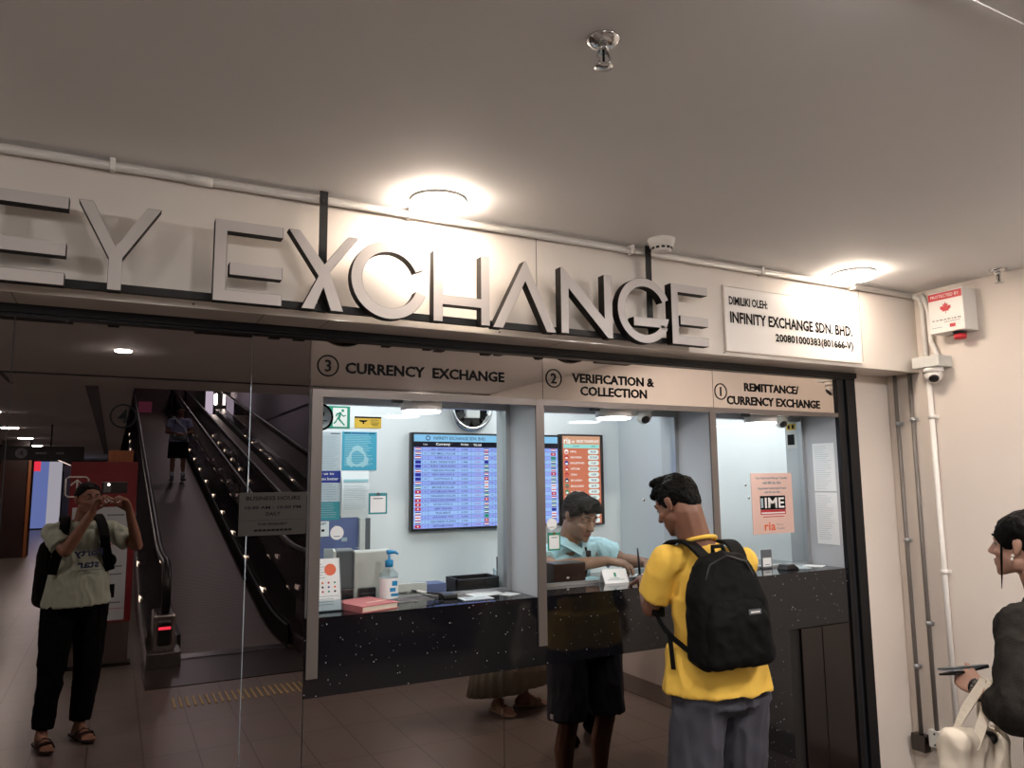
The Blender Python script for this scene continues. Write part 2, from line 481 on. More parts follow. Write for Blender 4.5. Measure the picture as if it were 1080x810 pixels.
def face_bits(root, c, H, s=1, skin='skin_tan', lids=.004, eyes=True):
    c = V(c); P = lambda x, y, z: c + H @ V((x, y, z)) * s
    for k in (-1, 1):
        b = MB('brow'); b.tube([P(k*.012, .0845, .031), P(k*.028, .0815, .036), P(k*.046, .066, .031)], [.0035*s, .0045*s, .0022*s], 8); b.build('eyebrow', root)
        if eyes:
            b = MB('eye_white'); b.sphere(P(k*.030, .0655, .008), .0125*s, 14)
            b.m('iris'); b.sphere(P(k*.030, .0735, .0065), .0058*s, 10); b.build('eye', root)
            b2 = bmesh.new(); bmesh.ops.create_uvsphere(b2, u_segments=18, v_segments=14, radius=.0136)
            bmesh.ops.delete(b2, geom=[v for v in b2.verts if v.co.z < lids - .35 * max(v.co.y, 0)], context='VERTS')
            q = MB(skin); q.merge(b2, Matrix.Translation(P(k*.030, .0655, .008)) @ H.to_4x4() @ Matrix.Scale(s, 4), True); q.build('eyelid', root)
            b = MB('brow'); b.tube([P(k*.016, .0735, .006), P(k*.030, .0790, .0075), P(k*.043, .0675, .006)], [.0012*s, .002*s, .0012*s], 6); b.build('eyelash', root)
def add_hand(B, w, d, n, thumb, s=1, curl=(.4, .5, .5, .55), spread=.06, tcurl=.3, tout=.9):
    """w wrist, d direction to the fingers, n back-of-hand normal, thumb = +1 on side d x n, -1 on the other"""
    w, d, n = V(w), V(d).normalized(), V(n); n = (n - d * n.dot(d)).normalized(); sd = d.cross(n) * thumb
    P = lambda a, b, c: w + (d * a + sd * b + n * c) * s
    kn = [(.086, .030, 0), (.090, .010, .003), (.086, -.010, .001), (.078, -.028, -.004)]
    B.hull((P(.004, .014, 0), .017*s), (P(.004, -.014, 0), .016*s), (P(.05, .030, -.002), .014*s), (P(.05, -.028, -.002), .014*s))
    B.hull((P(.05, .030, -.002), .014*s), (P(.05, -.028, -.002), .014*s), *[(P(*k), .0105*s) for k in kn])
    ln = [(.040, .026, .020), (.044, .029, .021), (.041, .027, .020), (.032, .020, .018)]
    for i in range(4):
        p = P(*kn[i]); a = spread * (1.5 - i); dd = (d * math.cos(a) + sd * math.sin(a)).normalized(); ang = 0; r = [.0093, .0083, .0075, .0062]
        for j in range(3):
            ang += curl[i] * (1.0, 1.1, .7)[j]
            q = p + (dd * math.cos(ang) - n * math.sin(ang)) * ln[i][j] * s
            B.hull((p, r[j]*s), (q, r[j+1]*s)); p = q
    p = P(.022, .026, -.006); td = (d * math.cos(tout) + sd * math.sin(tout) - n * .35).normalized()
    for j, (l, r0, r1) in enumerate(((.042, .014, .0105), (.032, .0105, .0092), (.024, .0092, .007))):
        q = p + td * l * s; B.hull((p, r0*s), (q, r1*s)); p = q
        td = (td + (d * .55 - n * .5 * (1 if j else .4)) * tcurl * 1.6).normalized()
    return B
def add_foot(B, ank, d, s=1):
    a = V(ank); d = V((d[0], d[1], 0)).normalized(); sd = V((d.y, -d.x, 0)); g = a.z
    P = lambda x, y, z: V((a.x, a.y, 0)) + d * x * s + sd * y * s + V((0, 0, z * s + g - .08 * s))
    B.hull((a, .036*s), (P(-.045, 0, .03), .03*s), (P(.05, 0, .045), .028*s))
    B.hull((P(-.045, 0, .026), .026*s), (P(.05, 0, .042), .028*s), (P(.12, .022, .02), .020*s), (P(.11, -.026, .018), .018*s))
    for i, (y, l, r) in enumerate(((.026, .175, .012), (.010, .172, .009), (-.005, .165, .0085), (-.018, .155, .008), (-.03, .143, .0075))):
        B.hull((P(.115, y * .95, .018), r*1.15*s), (P(l, y, .011), r*s))
    return B
def body(J, s=1, hands=(), female=False):
    """one continuous body: J maps joints to points"""
    B = Blob(); g = lambda k: V(J[k])
    sh = .5 * (g('shL') + g('shR')); ax = (g('shR') - g('shL')).normalized()
    f = V((-ax.y, ax.x, 0)); T = basis(f)
    ch = g('chest'); pv = g('pelvis')
    B.hull((ch, (.135*s, .092*s, .12*s), T), (sh + V((0, 0, -.03*s)), (.125*s, .065*s, .05*s), T))
    B.hull((ch, (.135*s, .092*s, .11*s), T), (pv + V((0, 0, .12*s)) + (ch - pv) * .1, (.115*s, .085*s, .07*s), T))
    B.hull((pv + V((0, 0, .12*s)), (.115*s, .085*s, .06*s), T), (pv, (.140*s, .10*s, .085*s), T))
    B.hull((g('neck') + V((0, 0, -.035*s)), J.get('nk', .060)*s), (J['head'] + J['H'] @ V((0, -.03, -.04)) * s, J.get('nk', .060)*.95*s))
    B.hull((g('neck') + V((0, 0, -.02*s)), .055*s), (g('shL') * .75 + g('shR') * .25, .045*s), (g('shR') * .75 + g('shL') * .25, .045*s))
    for k in 'LR':
        B.hull((g('sh'+k) * .8 + sh * .2, .055*s), (g('sh'+k), .05*s))
        B.chain((g('sh'+k), .052*s), (g('sh'+k)*.55 + g('el'+k)*.45, .045*s), (g('el'+k), .036*s))
        B.chain((g('el'+k), .037*s), (g('el'+k)*.7 + g('wr'+k)*.3, .038*s), (g('wr'+k), (.024*s)))
        B.chain((g('hp'+k), .085*s), (g('hp'+k)*.6 + g('kn'+k)*.4, .072*s), (g('kn'+k), .052*s))
        back = V((-f.x, -f.y, 0)) * .02 * s
        B.chain((g('kn'+k), .050*s), (g('kn'+k)*.68 + g('an'+k)*.32 + back, .052*s), (g('kn'+k)*.35 + g('an'+k)*.65 + back * .4, .038*s), (g('an'+k), .034*s))
        add_foot(B, J['an'+k], J.get('ft'+k, f), s)
    add_head(B, J['head'], J['H'], s, female)
    for h in hands: add_hand(B, **h)
    return B
def lip_paint(c, H, s=1, skin=0, lip=1):
    c = V(c); Hi = H.inverted()
    def f(p):
        q = Hi @ (p - c) / s
        return lip if (abs(q.x) < .023 and q.y > .074 and -.071 < q.z < -.047) else skin
    return f
def tee(J, s, sleeve, r_t=.022, hem=.0, wide=1, drop=.0):
    """a loose T-shirt over body J"""
    B = Blob(); g = lambda k: V(J[k]); sh = .5 * (g('shL') + g('shR')); ax = (g('shR') - g('shL')).normalized()
    f = V((-ax.y, ax.x, 0)); yw = math.atan2(ax.y, ax.x); ch, pv = g('chest'), g('pelvis'); T = basis(f)
    B.hull((ch, ((.135+r_t)*s, (.092+r_t)*s, .11*s), T), (sh + V((0, 0, -.03*s)), (.135*s, (.065+r_t)*s, .062*s), T))
    zc = ch.z
    B.ring((ch.x, ch.y, zc, (.140+r_t)*s, (.097+r_t)*s, yw), ((ch.x+pv.x)/2, (ch.y+pv.y)/2, (zc+pv.z)/2, (.140+r_t)*s*wide, (.102+r_t)*s*wide, yw), (pv.x, pv.y, pv.z - drop, (.165+r_t)*s*wide, (.118+r_t)*s*wide, yw))
    B.hull((g('neck') + V((0, 0, -.03*s)), (.072*s, .068*s, .03*s)), (g('shL') * .75 + g('shR') * .25, .058*s), (g('shR') * .75 + g('shL') * .25, .058*s))
    for k in 'LR':
        B.hull((g('sh'+k)*.75 + sh*.25, .062*s), (g('sh'+k), .059*s))
        e = g('sh'+k) + (g('el'+k) - g('sh'+k)) * sleeve[k]
        B.flat(g('sh'+k), .058*s, e, .066*s)
    return B
def trousers(J, s, lo, r0=.105, r1=.07, rk=.08, waist=.06):
    """loose trousers or shorts: lo[k] = fraction of hip->ankle where the leg ends"""
    B = Blob(); g = lambda k: V(J[k]); pv = g('pelvis'); ax = (g('hpR') - g('hpL')).normalized(); yw = math.atan2(ax.y, ax.x)
    B.ring((pv.x, pv.y, pv.z + waist*s, .15*s, .11*s, yw), (pv.x, pv.y, pv.z - .06*s, .178*s, .128*s, yw))
    for k in 'LR':
        h, kn, an = g('hp'+k), g('kn'+k), g('an'+k)
        B.hull((h, (r0*s, r0*1.1*s, r0*s)), (pv + V((0, 0, -.02)), (.1*s, .11*s, .09*s)))
        if lo[k] <= 1: 
            B.flat(h, r0*s, h + (kn - h) * lo[k], r1*s)
        else:
            B.flat(h, r0*s, kn, rk*s); B.hull((kn, rk*s), (kn, rk*s)); B.flat(kn, rk*s, kn + (an - kn) * (lo[k] - 1), r1*s)
    return B
def hair_cap(c, H, s=1, extra=(), lift=0):
    B = Blob(); c = V(c)
    e = lambda x, y, z, r: (c + H @ V((x, y, z)) * s, tuple(q*s for q in ((r, r, r) if isinstance(r, (int, float)) else r)), H)
    B.hull(e(0, -.022, .040 + lift, (.0805, .094, .084)))
    for x in extra: B.hull(*[e(*q) for q in x])
    return B
# ================================================================ SETTING
CZ = 2.62
def slab(name, lo, hi, m): 
    return struct(MB(m).box(lo, hi).build(name))
slab('floor', (-9, -62, -.12), (3.88, 1.36, 0), 'floor_tiles')
struct(MB('border_tile').box((3.57, -4.2, 0), (3.88, -.0, .004)).build('trim_1'))
slab('ceiling', (-9, -6.05, CZ), (3.98, .02, CZ + .1), 'ceiling_paint')
slab('ceiling_mall', (-9, -62, CZ), (.15, -6.05, CZ + .1), 'ceiling_paint')
slab('wall_right', (3.88, -62, 0), (3.98, 0, CZ), 'wall_paint')
slab('wall_right_upper', (3.88, -40, CZ + .1), (3.98, -6.05, 6.4), 'lilac_wall')
slab('wall_front', (3.575, .0, 0), (3.98, .1, CZ), 'wall_paint')
slab('wall_left', (-9.1, -62, 0), (-9, 0, CZ), 'wall_paint')
slab('wall_facade_left', (-9, 0, 0), (-1.3, .1, CZ), 'wall_paint')
slab('wall_far', (-9, -62.1, 0), (3.98, -62, CZ + .1), 'maroon')
slab('wall_void_left', (.05, -40, CZ + .1), (.15, -6.05, 6.4), 'maroon')
slab('wall_void_far', (.05, -40.1, CZ), (3.98, -40, 6.4), 'maroon')
slab('ceiling_void', (.05, -40, 6.4), (3.98, -6.05, 6.5), 'ceiling_paint')
slab('wall_void_near', (.05, -6.05, CZ + .1), (3.98, -5.95, 6.4), 'wall_paint')
# shadow gaps in the mall ceiling
struct(MB('joint_dark').box((-.95, -5.17, CZ - .012), (3.88, -5.13, CZ + .001)).box((-.95, -6.05, CZ - .012), (-.92, -5.13, CZ + .001)).build('trim_2'))
struct(MB('joint_dark').box((-.30, -26, CZ - .008), (-.285, -6.0, CZ + .001)).box((-.20, -26, CZ - .008), (-.185, -6.0, CZ + .001)).m('plastic_grey').box((-.285, -26, CZ - .004), (-.20, -6.0, CZ + .001)).build('trim_3'))
struct(MB('joint_dark').box((1.2, -2.13, CZ - .006), (3.88, -1.99, CZ + .001)).m('ceiling_paint').box((1.2, -1.915, CZ - .004), (3.88, -1.90, CZ + .001)).build('trim_4'))

# the fascia box over the shop front, and its glossy soffit
FY = -.20; SZ = 2.180
f = MB('fascia_white').box((-9, FY, SZ), (3.88, .0, CZ))
f.m('joint_dark')
for x in (1.47, 3.42): f.box((x - .001, FY - .0006, 2.21), (x + .001, FY + .01, 2.59))
struct(f.build('wall_fascia'))
f = MB('soffit_laminate').box((-9, FY + .001, SZ - .003), (3.88, -.0, SZ + .003)).m('joint_dark')
for x in (-.29, .42, .64, 1.605, 2.565): f.box((x - .0015, FY + .002, SZ - .0034), (x + .0015, -.04, SZ - .0028))
struct(f.build('ceiling_soffit'))
b = MB('plastic_grey')
for x in (.20, 1.30, 2.46): b.cyl((x, FY, SZ + .009), (x, FY - .002, SZ + .009), .0035)
struct(b.build('trim_8'))
# black track between soffit and mirror
struct(MB('black_frame').box((-9, -.036, SZ - .030), (3.575, -.001, SZ - .0032)).box((-9, -.024, SZ - .038), (3.575, -.001, SZ - .029)).build('trim_5'))

# ---------------------------------------------------------------- mirror cladding
def panel(name, lo, hi, label, m='mirror_bronze'):
    o = MB(m).box(lo, hi).build(name); tag(o, label, 'mirror'); return o
GP = .0015
panel('mirror_panel', (-1.3, .0, .0), (-.296 - GP, .012, SZ - .004), 'bronze mirror panel cut by the picture edge, beside the photographer', )
panel('mirror_panel', (-.296 + GP, 0, 0), (.416 - GP, .012, SZ - .004), 'tall bronze mirror panel reflecting the photographer and the moving walkway')
panel('mirror_panel', (.416 + GP, 0, 0), (.622 - GP, .012, SZ - .004), 'narrow tall bronze mirror panel carrying the business hours plate')
panel('mirror_panel', (.622 + GP, 0, 0), (1.408 - GP, .012, .868), 'low bronze mirror panel under the currency exchange counter')
panel('mirror_panel', (1.408 + GP, 0, 0), (2.56, .012, .868), 'low bronze mirror panel beneath the middle counter reflecting shorts')
HZ0, HZ1 = 1.957, SZ - .004
hd = []
for x0, x1, lab in ((.622, 1.607, 'bronze mirror header lettered for currency exchange, with circled 3'), (1.607, 2.567, 'bronze mirror header lettered for verification and collection, with circled 2'), (2.567, 3.44, 'bronze mirror header lettered for remittance, with circled 1')):
    t = thing('header_panel', lab, 'sign', (x0, 0, HZ0))
    MB('mirror_header_lit').box((x0 + GP, 0, HZ0), (x1 - GP, .012, HZ1)).build('mirror', t); hd.append(t)
O0 = (0, 0, 0)
def letters(parent, rows, m='ink', name='lettering', O=O0, X=FX, Y=FZ, off=.0015, bold=.032):
    for (s, x, z, w, h) in rows:
        b = MB(m); b.text(s, O, X, Y, x, z, w, h, off, bold); o = b.build(name, parent)
    return o
def badge(parent, n, cx, cz, r=.041):
    b = MB('ink'); b.disc(O0, FX, FZ, cx, cz, r, .0015, r0=r * .86); b.text(n, O0, FX, FZ, cx, cz, None, r * 1.1, .0015, .02); b.build('number_badge', parent)
badge(hd[0], '3', .686, 2.047); letters(hd[0], [('CURRENCY  EXCHANGE', 1.087, 2.043, .672, .043)])
badge(hd[1], '2', 1.663, 2.052); letters(hd[1], [('VERIFICATION &', 1.982, 2.060, .452, .042), ('COLLECTION', 1.981, 2.004, .366, .042)])
badge(hd[2], '1', 2.617, 2.038); letters(hd[2], [('REMITTANCE/', 2.967, 2.068, .385, .043), ('CURRENCY EXCHANGE', 2.985, 1.998, .66, .044)])
# circled 4 and hours plate on the left mirrors
t = thing('number_decal', 'black circled 4 stuck on the tall mirror', 'decal', (.019, 0, 1.84)); badge(t, '4', .019, 1.839, .04)
t = thing('hours_plate', 'grey plate with opening hours stuck on the mirror beside the counters', 'sign', (.505, -.004, 1.435))
MB('plate_dark').box((.389, -.004, 1.436), (.618, -.0005, 1.584)).m('joint_dark').box((.389, -.0045, 1.487), (.618, -.0035, 1.489)).build('plate', t)
b = MB('ink')
for s, x, z, w, h in (('BUSINESS HOURS', .503, 1.564, .185, .014), ('10.00 AM - 10.00 PM', .503, 1.532, .19, .011), ('DAILY', .503, 1.510, .05, .012), ('FOR ENQUIRY', .503, 1.474, .10, .010)): b.text(s, O0, FX, FZ, x, z, w, h, .0052, .02)
for k in range(9): b.rect(O0, FX, FZ, .44 + k * .0145, 1.450, .452 + k * .0145, 1.457, .0052)
b.build('lettering', t)

# ---------------------------------------------------------------- counters
CT = 1.14
ct = thing('counter', 'long black sparkling granite counter under the three service windows', 'counter', (2.0, .2, .868))
MB('granite').box((.622, -.004, .8685), (3.44, .022, CT), ).build('front_panel', ct)
MB('granite').box((.622, .022, CT - .03), (3.44, .55, CT)).build('worktop', ct)
MB('granite').box((2.5605, -.004, 0), (2.9895, .02, .868)).build('pier', ct)
# brown doors below the right-hand window
t = thing('cupboard', 'dark brown two door cupboard under the remittance counter', 'cupboard', (3.2, .06, 0))
MB('black_matte').box((2.99, .012, 0), (3.44, .11, .868)).build('carcass', t)
for x0, x1 in ((3.075, 3.222), (3.226, 3.44)):
    d = MB('brown_door').box((x0, -.004, .03), (x1, .014, .864), .002).build('door', t)
MB('chrome').cyl((3.19, -.004, .16), (3.19, -.016, .16), .012).build('lock', t)
MB('black_frame').box((2.99, -.002, 0), (3.44, .012, .028)).build('plinth', t)
# flat grey mullions glued over the granite and up to the header
def mull(x0, x1, z0, lab):
    tag(MB('alu').box((x0, -.014, z0), (x1, -.004, HZ0)).build('mullion'), lab, 'mullion', None)
mull(.628, .668, .935, 'flat grey metal strip at the end of the counters beside the hours plate')
mull(1.565, 1.604, .946, 'flat grey metal strip between the currency and verification windows')
mull(2.528, 2.566, .946, 'flat grey metal strip partly hidden by the standing customer')
tag(MB('alu').box((.668, -.012, 1.930), (1.565, -.001, HZ0)).build('lintel_bar'), 'grey metal bar over the currency exchange window', 'bar')
tag(MB('alu').box((1.604, -.012, 1.932), (2.528, -.001, HZ0)).build('lintel_bar'), 'grey metal bar over the verification window', 'bar')
tag(MB('alu').box((2.566, -.012, 1.934), (3.44, -.001, HZ0)).build('lintel_bar'), 'grey metal bar over the remittance window', 'bar')
# black jamb posts at the far end
t = thing('door_jamb', 'black metal jamb closing the shop front at the pale wall', 'jamb', (3.5, 0, 0))
MB('black_frame').box((3.4405, -.014, 0), (3.475, .0115, SZ - .004)).build('inner_post', t)
MB('charcoal_frame').box((3.475, -.004, 0), (3.505, .05, SZ - .004)).build('guide_channel', t)
MB('black_frame').box((3.505, -.022, 0), (3.577, .06, SZ - .004), .003).build('outer_post', t)
# reveals, soffits and partitions of the windows
GY = .24
struct(MB('partition').box((.60, .012, HZ0), (3.44, GY + .12, HZ0 + .04)).build('trim_6'))
for i, (x0, x1) in enumerate(((1.565, 1.604), (2.528, 2.566))):
    struct(MB('partition').box((x0, -.003, CT), (x1, .36, HZ0)).build('wall_partition_%d' % (i + 1)))
struct(MB('partition').box((.60, .012, 0), (.640, .36, HZ0)).build('wall_partition_3'))
struct(MB('partition').box((3.44, .012, CT), (3.50, .36, HZ0)).build('wall_partition_4'))
# booth shell
BW = 1.30
struct(MB('room_white').box((.20, BW, 0), (2.957, BW + .06, 2.5)).build('wall_booth_back'))
struct(MB('room_white').box((2.957, BW, 0), (4.7, BW + .06, 2.5)).build('wall_booth_back_right'))
struct(MB('room_grey').box((2.937, .55, 0), (2.977, BW, 2.5)).build('wall_booth_divider'))
struct(MB('room_white').box((.14, .0125, 0), (.20, BW + .06, 2.5)).build('wall_booth_left'))
struct(MB('room_white').box((4.7, .1, 0), (4.76, BW + .06, 2.5)).build('wall_booth_right'))
struct(MB('room_white').box((.14, GY, 2.40), (4.76, BW + .06, 2.5)).build('ceiling_booth'))
struct(MB('room_white').box((.14, .0125, HZ0 + .04), (4.76, GY + .1, 2.5)).build('wall_booth_front'))
slab('floor_booth', (3.88, .1, -.12), (4.76, 1.36, 0), 'floor_tiles')
# window glazing: frame profile and pane
def glazing(x0, x1, n, cut=None):
    t = thing('service_window', n, 'window', ((x0 + x1) / 2, GY, CT))
    t['kind'] = 'thing'
    MB('glass').box((x0 + .02, GY - .004, CT + .012), (x1 - .02, GY + .004, HZ0 - .03)).build('pane', t)
    MB('alu_light').box((x0, GY - .018, CT), (x0 + .022, GY + .018, HZ0)).build('jamb_profile', t)
    MB('alu_light').box((x1 - .022, GY - .018, CT), (x1, GY + .018, HZ0)).build('jamb_profile', t)
    MB('alu_light').box((x0 + .022, GY - .015, CT), (x1 - .022, GY + .015, CT + .012)).build('sill_profile', t)
    MB('alu_light').box((x0 + .022, GY - .015, HZ0 - .03), (x1 - .022, GY + .015, HZ0)).build('head_profile', t)
    return t
glazing(.64, 1.565, 'clear service window in front of the blue currency rate screen')
glazing(1.604, 2.528, 'clear service window between the clerk and the customer')
glazing(2.566, 3.44, 'clear service window with the pink money transfer poster')
# round lamps and cameras under the window soffits
def soff_lamp(x, y, lab):
    t = thing('round_ceiling_lamp', lab, 'lamp', (x, y, HZ0), 'round lamps over the service windows')
    MB('plastic_white').lathe([(.084, 0), (.084, -.052), (.078, -.056)][::-1], (x, y, HZ0), seg=32).build('housing', t)
    MB('lamp_cool').lathe([(.076, -.0615), (.078, -.0562)], (x, y, HZ0), seg=32).build('diffuser', t)
    MB('plastic_grey').box((x - .125, y - .012, HZ0 - .026), (x - .084, y + .012, HZ0)).build('cable_connector', t)
soff_lamp(1.10, .115, 'round white lamp above the currency exchange counter')
soff_lamp(2.055, .115, 'round white lamp above the clerk and customer')
soff_lamp(2.995, .115, 'round white lamp above the remittance counter')
def turret(x, y, lab, box=True):
    t = thing('dome_camera', lab, 'camera', (x, y, HZ0))
    MB('plastic_white').lathe([(.045, -.016), (.045, 0)], (x, y, HZ0)).build('base', t)
    MB('plastic_offwhite').sphere((x, y, HZ0 - .040), .038, 18).build('ball', t)
    MB('plastic_black').lathe([(.001, .0385), (.018, .037), (.021, .031)], (x, y, HZ0 - .040), axis=(-.25, -.75, -.6)).build('lens', t)
    if box: MB('plastic_white').box((x - .10, y - .02, HZ0 - .045), (x - .06, y + .02, HZ0), .004).build('junction_box', t)
turret(2.25, .14, 'white dome camera above the customer, beside the middle lamp')
turret(3.17, .14, 'white dome camera beside the lamp of the remittance window', False)

# ================================================================ SIGN LETTERS
LY = -.302; LT = .041; LK = 1; B0, B1 = 2.186, 2.450; W = .037
def letter(ch, polys, lab):
    b = MB('letter_face')
    for p in polys: b.prism([(x * LK, 1.62 + (z - 1.62) * LK) for x, z in p], (0, LY, 0), FX, FZ, LT, 'letter_side')
    o = b.build('sign_letter'); bv = o.modifiers.new('b', 'BEVEL'); bv.width = .0012; bv.segments = 1; bv.limit_method = 'ANGLE'
    tag(o, lab, 'letter', 'metal letters of the fascia sign'); return o
def rectp(x0, z0, x1, z1): return [(x0, z0), (x1, z0), (x1, z1), (x0, z1)]
def E_(x0, x1, lab):
    zm = (B0 + B1) / 2 - .04
    letter('E', [[(x0, B0), (x1, B0), (x1, B0 + W), (x0 + W, B0 + W), (x0 + W, B1 - W), (x1, B1 - W), (x1, B1), (x0, B1)], rectp(x0 + .046, zm - .005, x1, zm + W - .002)], lab)
E_(-.37, -.153, 'grey metal letter E of the first word, cut by the picture edge')
letter('Y', [[(-.045, B0), (-.008, B0), (-.008, 2.285), (.092, B1), (.052, B1), (-.0265, 2.32), (-.092, B1), (-.130, B1), (-.045, 2.285)]], 'grey metal letter Y on the fascia')
E_(.246, .456, 'grey metal letter E starting the second word of the sign')
letter('X', [[(.472, B1), (.510, B1), (.5925, 2.343), (.672, B1), (.708, B1), (.611, 2.318), (.700 - .041, B0), (.616, B0), (.590, 2.262), (.561, B0), (.518, B0), (.573, 2.300)]], 'grey metal letter X below the hanging black bracket')
def arc(cx, cz, ro, ri, a0, a1, n=44):
    P = [(cx + ro * math.cos(R(a0 + (a1 - a0) * i / n)), cz + ro * math.sin(R(a0 + (a1 - a0) * i / n))) for i in range(n + 1)]
    return P + [(cx + ri * math.cos(R(a0 + (a1 - a0) * i / n)), cz + ri * math.sin(R(a0 + (a1 - a0) * i / n))) for i in range(n, -1, -1)]
letter('C', [arc(.822, 2.316, .139, .100, 22, 342)], 'grey metal letter C glowing under the bright ceiling lamp')
letter('H', [[(.985, B0), (1.021, B0), (1.021, 2.250), (1.173, 2.250), (1.173, B0), (1.209, B0), (1.209, B1 - .002), (1.173, B1 - .002), (1.173, 2.285), (1.021, 2.285), (1.021, B1 - .002), (.985, B1 - .002)]], 'grey metal letter H on the fascia')
letter('A', [[(1.222, B0 - .003), (1.264, B0 - .003), (1.362, 2.373), (1.455, B0 - .003), (1.497, B0 - .003), (1.366, B1 + .004), (1.358, B1 + .004)]], 'grey metal letter A without a crossbar on the fascia')
letter('N', [[(1.521, B0), (1.556, B0), (1.558, 2.368), (1.742, B0 - .004), (1.766, B0 - .004), (1.766, B1 - .006), (1.726, B1 - .006), (1.726, 2.262), (1.532, B1 + .002), (1.521, B1 + .002)]], 'grey metal letter N on the fascia')
letter('G', [arc(1.931, 2.315, .139, .102, 24, 330), [(1.872, 2.248), (2.045, 2.248), (2.059, 2.289), (1.872, 2.284)]], 'grey metal letter G in front of the second black bracket')
E_(2.074, 2.278, 'grey metal letter E at the end of the sign, by the white plate')
t = thing('sign_rail', 'black rail carrying the sign letters, hung from the ceiling', 'rail', (.9, -.25, 2.19))
MB('black_matte').box((-.80, -.2595, 2.193), (2.085, -.236, 2.2165)).build('rail', t)
for x in (.599, 2.004):
    MB('black_matte').box((x - .014, -.247, 2.19), (x + .014, -.241, CZ - .0005)).m('steel_dark').cyl((x, -.2415, 2.585), (x, -.250, 2.585), .006).build('hanger', t)

# company plate on the fascia
t = thing('company_plate', 'white plate naming the licensed company, at the end of the fascia', 'sign', (2.92, FY, 2.20))
px0, px1, pz0, pz1 = 2.468, 3.393, 2.201, 2.502
MB('plastic_white').box((px0, FY - .012, pz0), (px1, FY - .0005, pz1), .002).build('board', t)
MB('fascia_white').box((px0 - .006, FY - .014, pz0 - .006), (px1 + .006, FY - .0004, pz0)).box((px0 - .006, FY - .014, pz1), (px1 + .006, FY - .0004, pz1 + .006)).box((px0 - .006, FY - .014, pz0), (px0, FY - .0004, pz1)).box((px1, FY - .014, pz0), (px1 + .006, FY - .0004, pz1)).build('frame', t)
letters(t, [('DIMILIKI OLEH:', 2.614, 2.437, .247, .041), ('INFINITY EXCHANGE SDN. BHD.', 2.913, 2.358, .839, .055), ('200801000383(801666-V)', 3.057, 2.278, .553, .051)], O=(0, FY - .012, 0))
# white conduit along the top of the fascia
t = thing('conduit_pipe', 'white conduit running along the fascia top under the ceiling', 'pipe', (1.5, FY, 2.585))
MB('plastic_white').tube([(-6, FY - .022, 2.5945), (1, FY - .022, 2.5945), (3.82, FY - .022, 2.5945)], .0125, 12).build('pipe', t)
MB('plastic_white').tube([(.16, FY - .022, 2.5945), (.24, FY - .022, 2.5945)], .0155, 12).build('coupling', t)
for x in (-.05, .92, 1.93, 2.70, 3.34):
    MB('plastic_white').box((x - .008, FY - .040, 2.578), (x + .008, FY - .0005, 2.6185), .003).build('saddle_clip', t)

# ================================================================ CEILING FITTINGS
def disc_lamp(name, x, y, z, r, em, lab, group=None, h=.022):
    t = thing(name, lab, 'lamp', (x, y, z), group)
    MB('plastic_white').lathe([(r * .99, -h * .35), (r * 1.02, -h * .3), (r * 1.02, 0)], (x, y, z), seg=40).build('rim', t)
    MB(em).lathe([(r * .2, -h - .004), (r * .8, -h - .003), (r * .95, -h + .0005), (r * .985, -h * .36)], (x, y, z), seg=40).build('diffuser', t)
    return t
disc_lamp('ceiling_lamp', .985, -.345, CZ, .10, 'lamp_warm', 'round bright ceiling lamp in front of the letter C', h=.03)
disc_lamp('ceiling_lamp', 3.20, -.345, CZ, .10, 'lamp_plate', 'round bright ceiling lamp over the white company plate', h=.03)
# smoke detector
t = thing('smoke_detector', 'white round smoke detector beside the second sign bracket', 'detector', (2.00, -.34, CZ))
b = MB('plastic_white'); b.lathe([(.030, -.056), (.042, -.050), (.045, -.036), (.050, -.034), (.052, -.018), (.056, -.016), (.058, 0)], (2.00, -.34, CZ), seg=32); b.build('body', t)
b = MB('plastic_black')
for k in range(12):
    a = k * math.pi / 6
    b.box((-.007, .0425, -.047), (.007, .0455, -.038), 0, Matrix.Translation((2.00, -.34, CZ)) @ Matrix.Rotation(a, 4, 'Z'))
b.build('vent_slots', t)
def sprinkler(x, y, lab, s=1):
    t = thing('sprinkler_head', lab, 'sprinkler', (x, y, CZ))
    MB('chrome').lathe([(.012, -.016), (.026, -.014), (.038, -.004), (.040, 0)], (x, y, CZ), seg=28).build('escutcheon', t)
    b = MB('chrome'); b.cyl((x, y, CZ - .01), (x, y, CZ - .030), .012)
    for k in (-1, 1): b.tube([(x + k*.010, y, CZ - .026), (x + k*.018, y, CZ - .042), (x + k*.010, y, CZ - .060), (x, y, CZ - .064)], .0028, 8)
    b.m('ink').cyl((x, y, CZ - .030), (x, y, CZ - .060), .0028); b.build('frame_arms', t)
    b = MB('chrome'); b.lathe([(.004, -.069), (.021, -.0675), (.021, -.065), (.004, -.064)], (x, y, CZ), seg=20); b.build('deflector', t)
sprinkler(.946, -1.436, 'chrome sprinkler head on the open ceiling, near the camera')
sprinkler(3.80, -.70, 'small chrome sprinkler head by the right wall corner, past the alarm box')

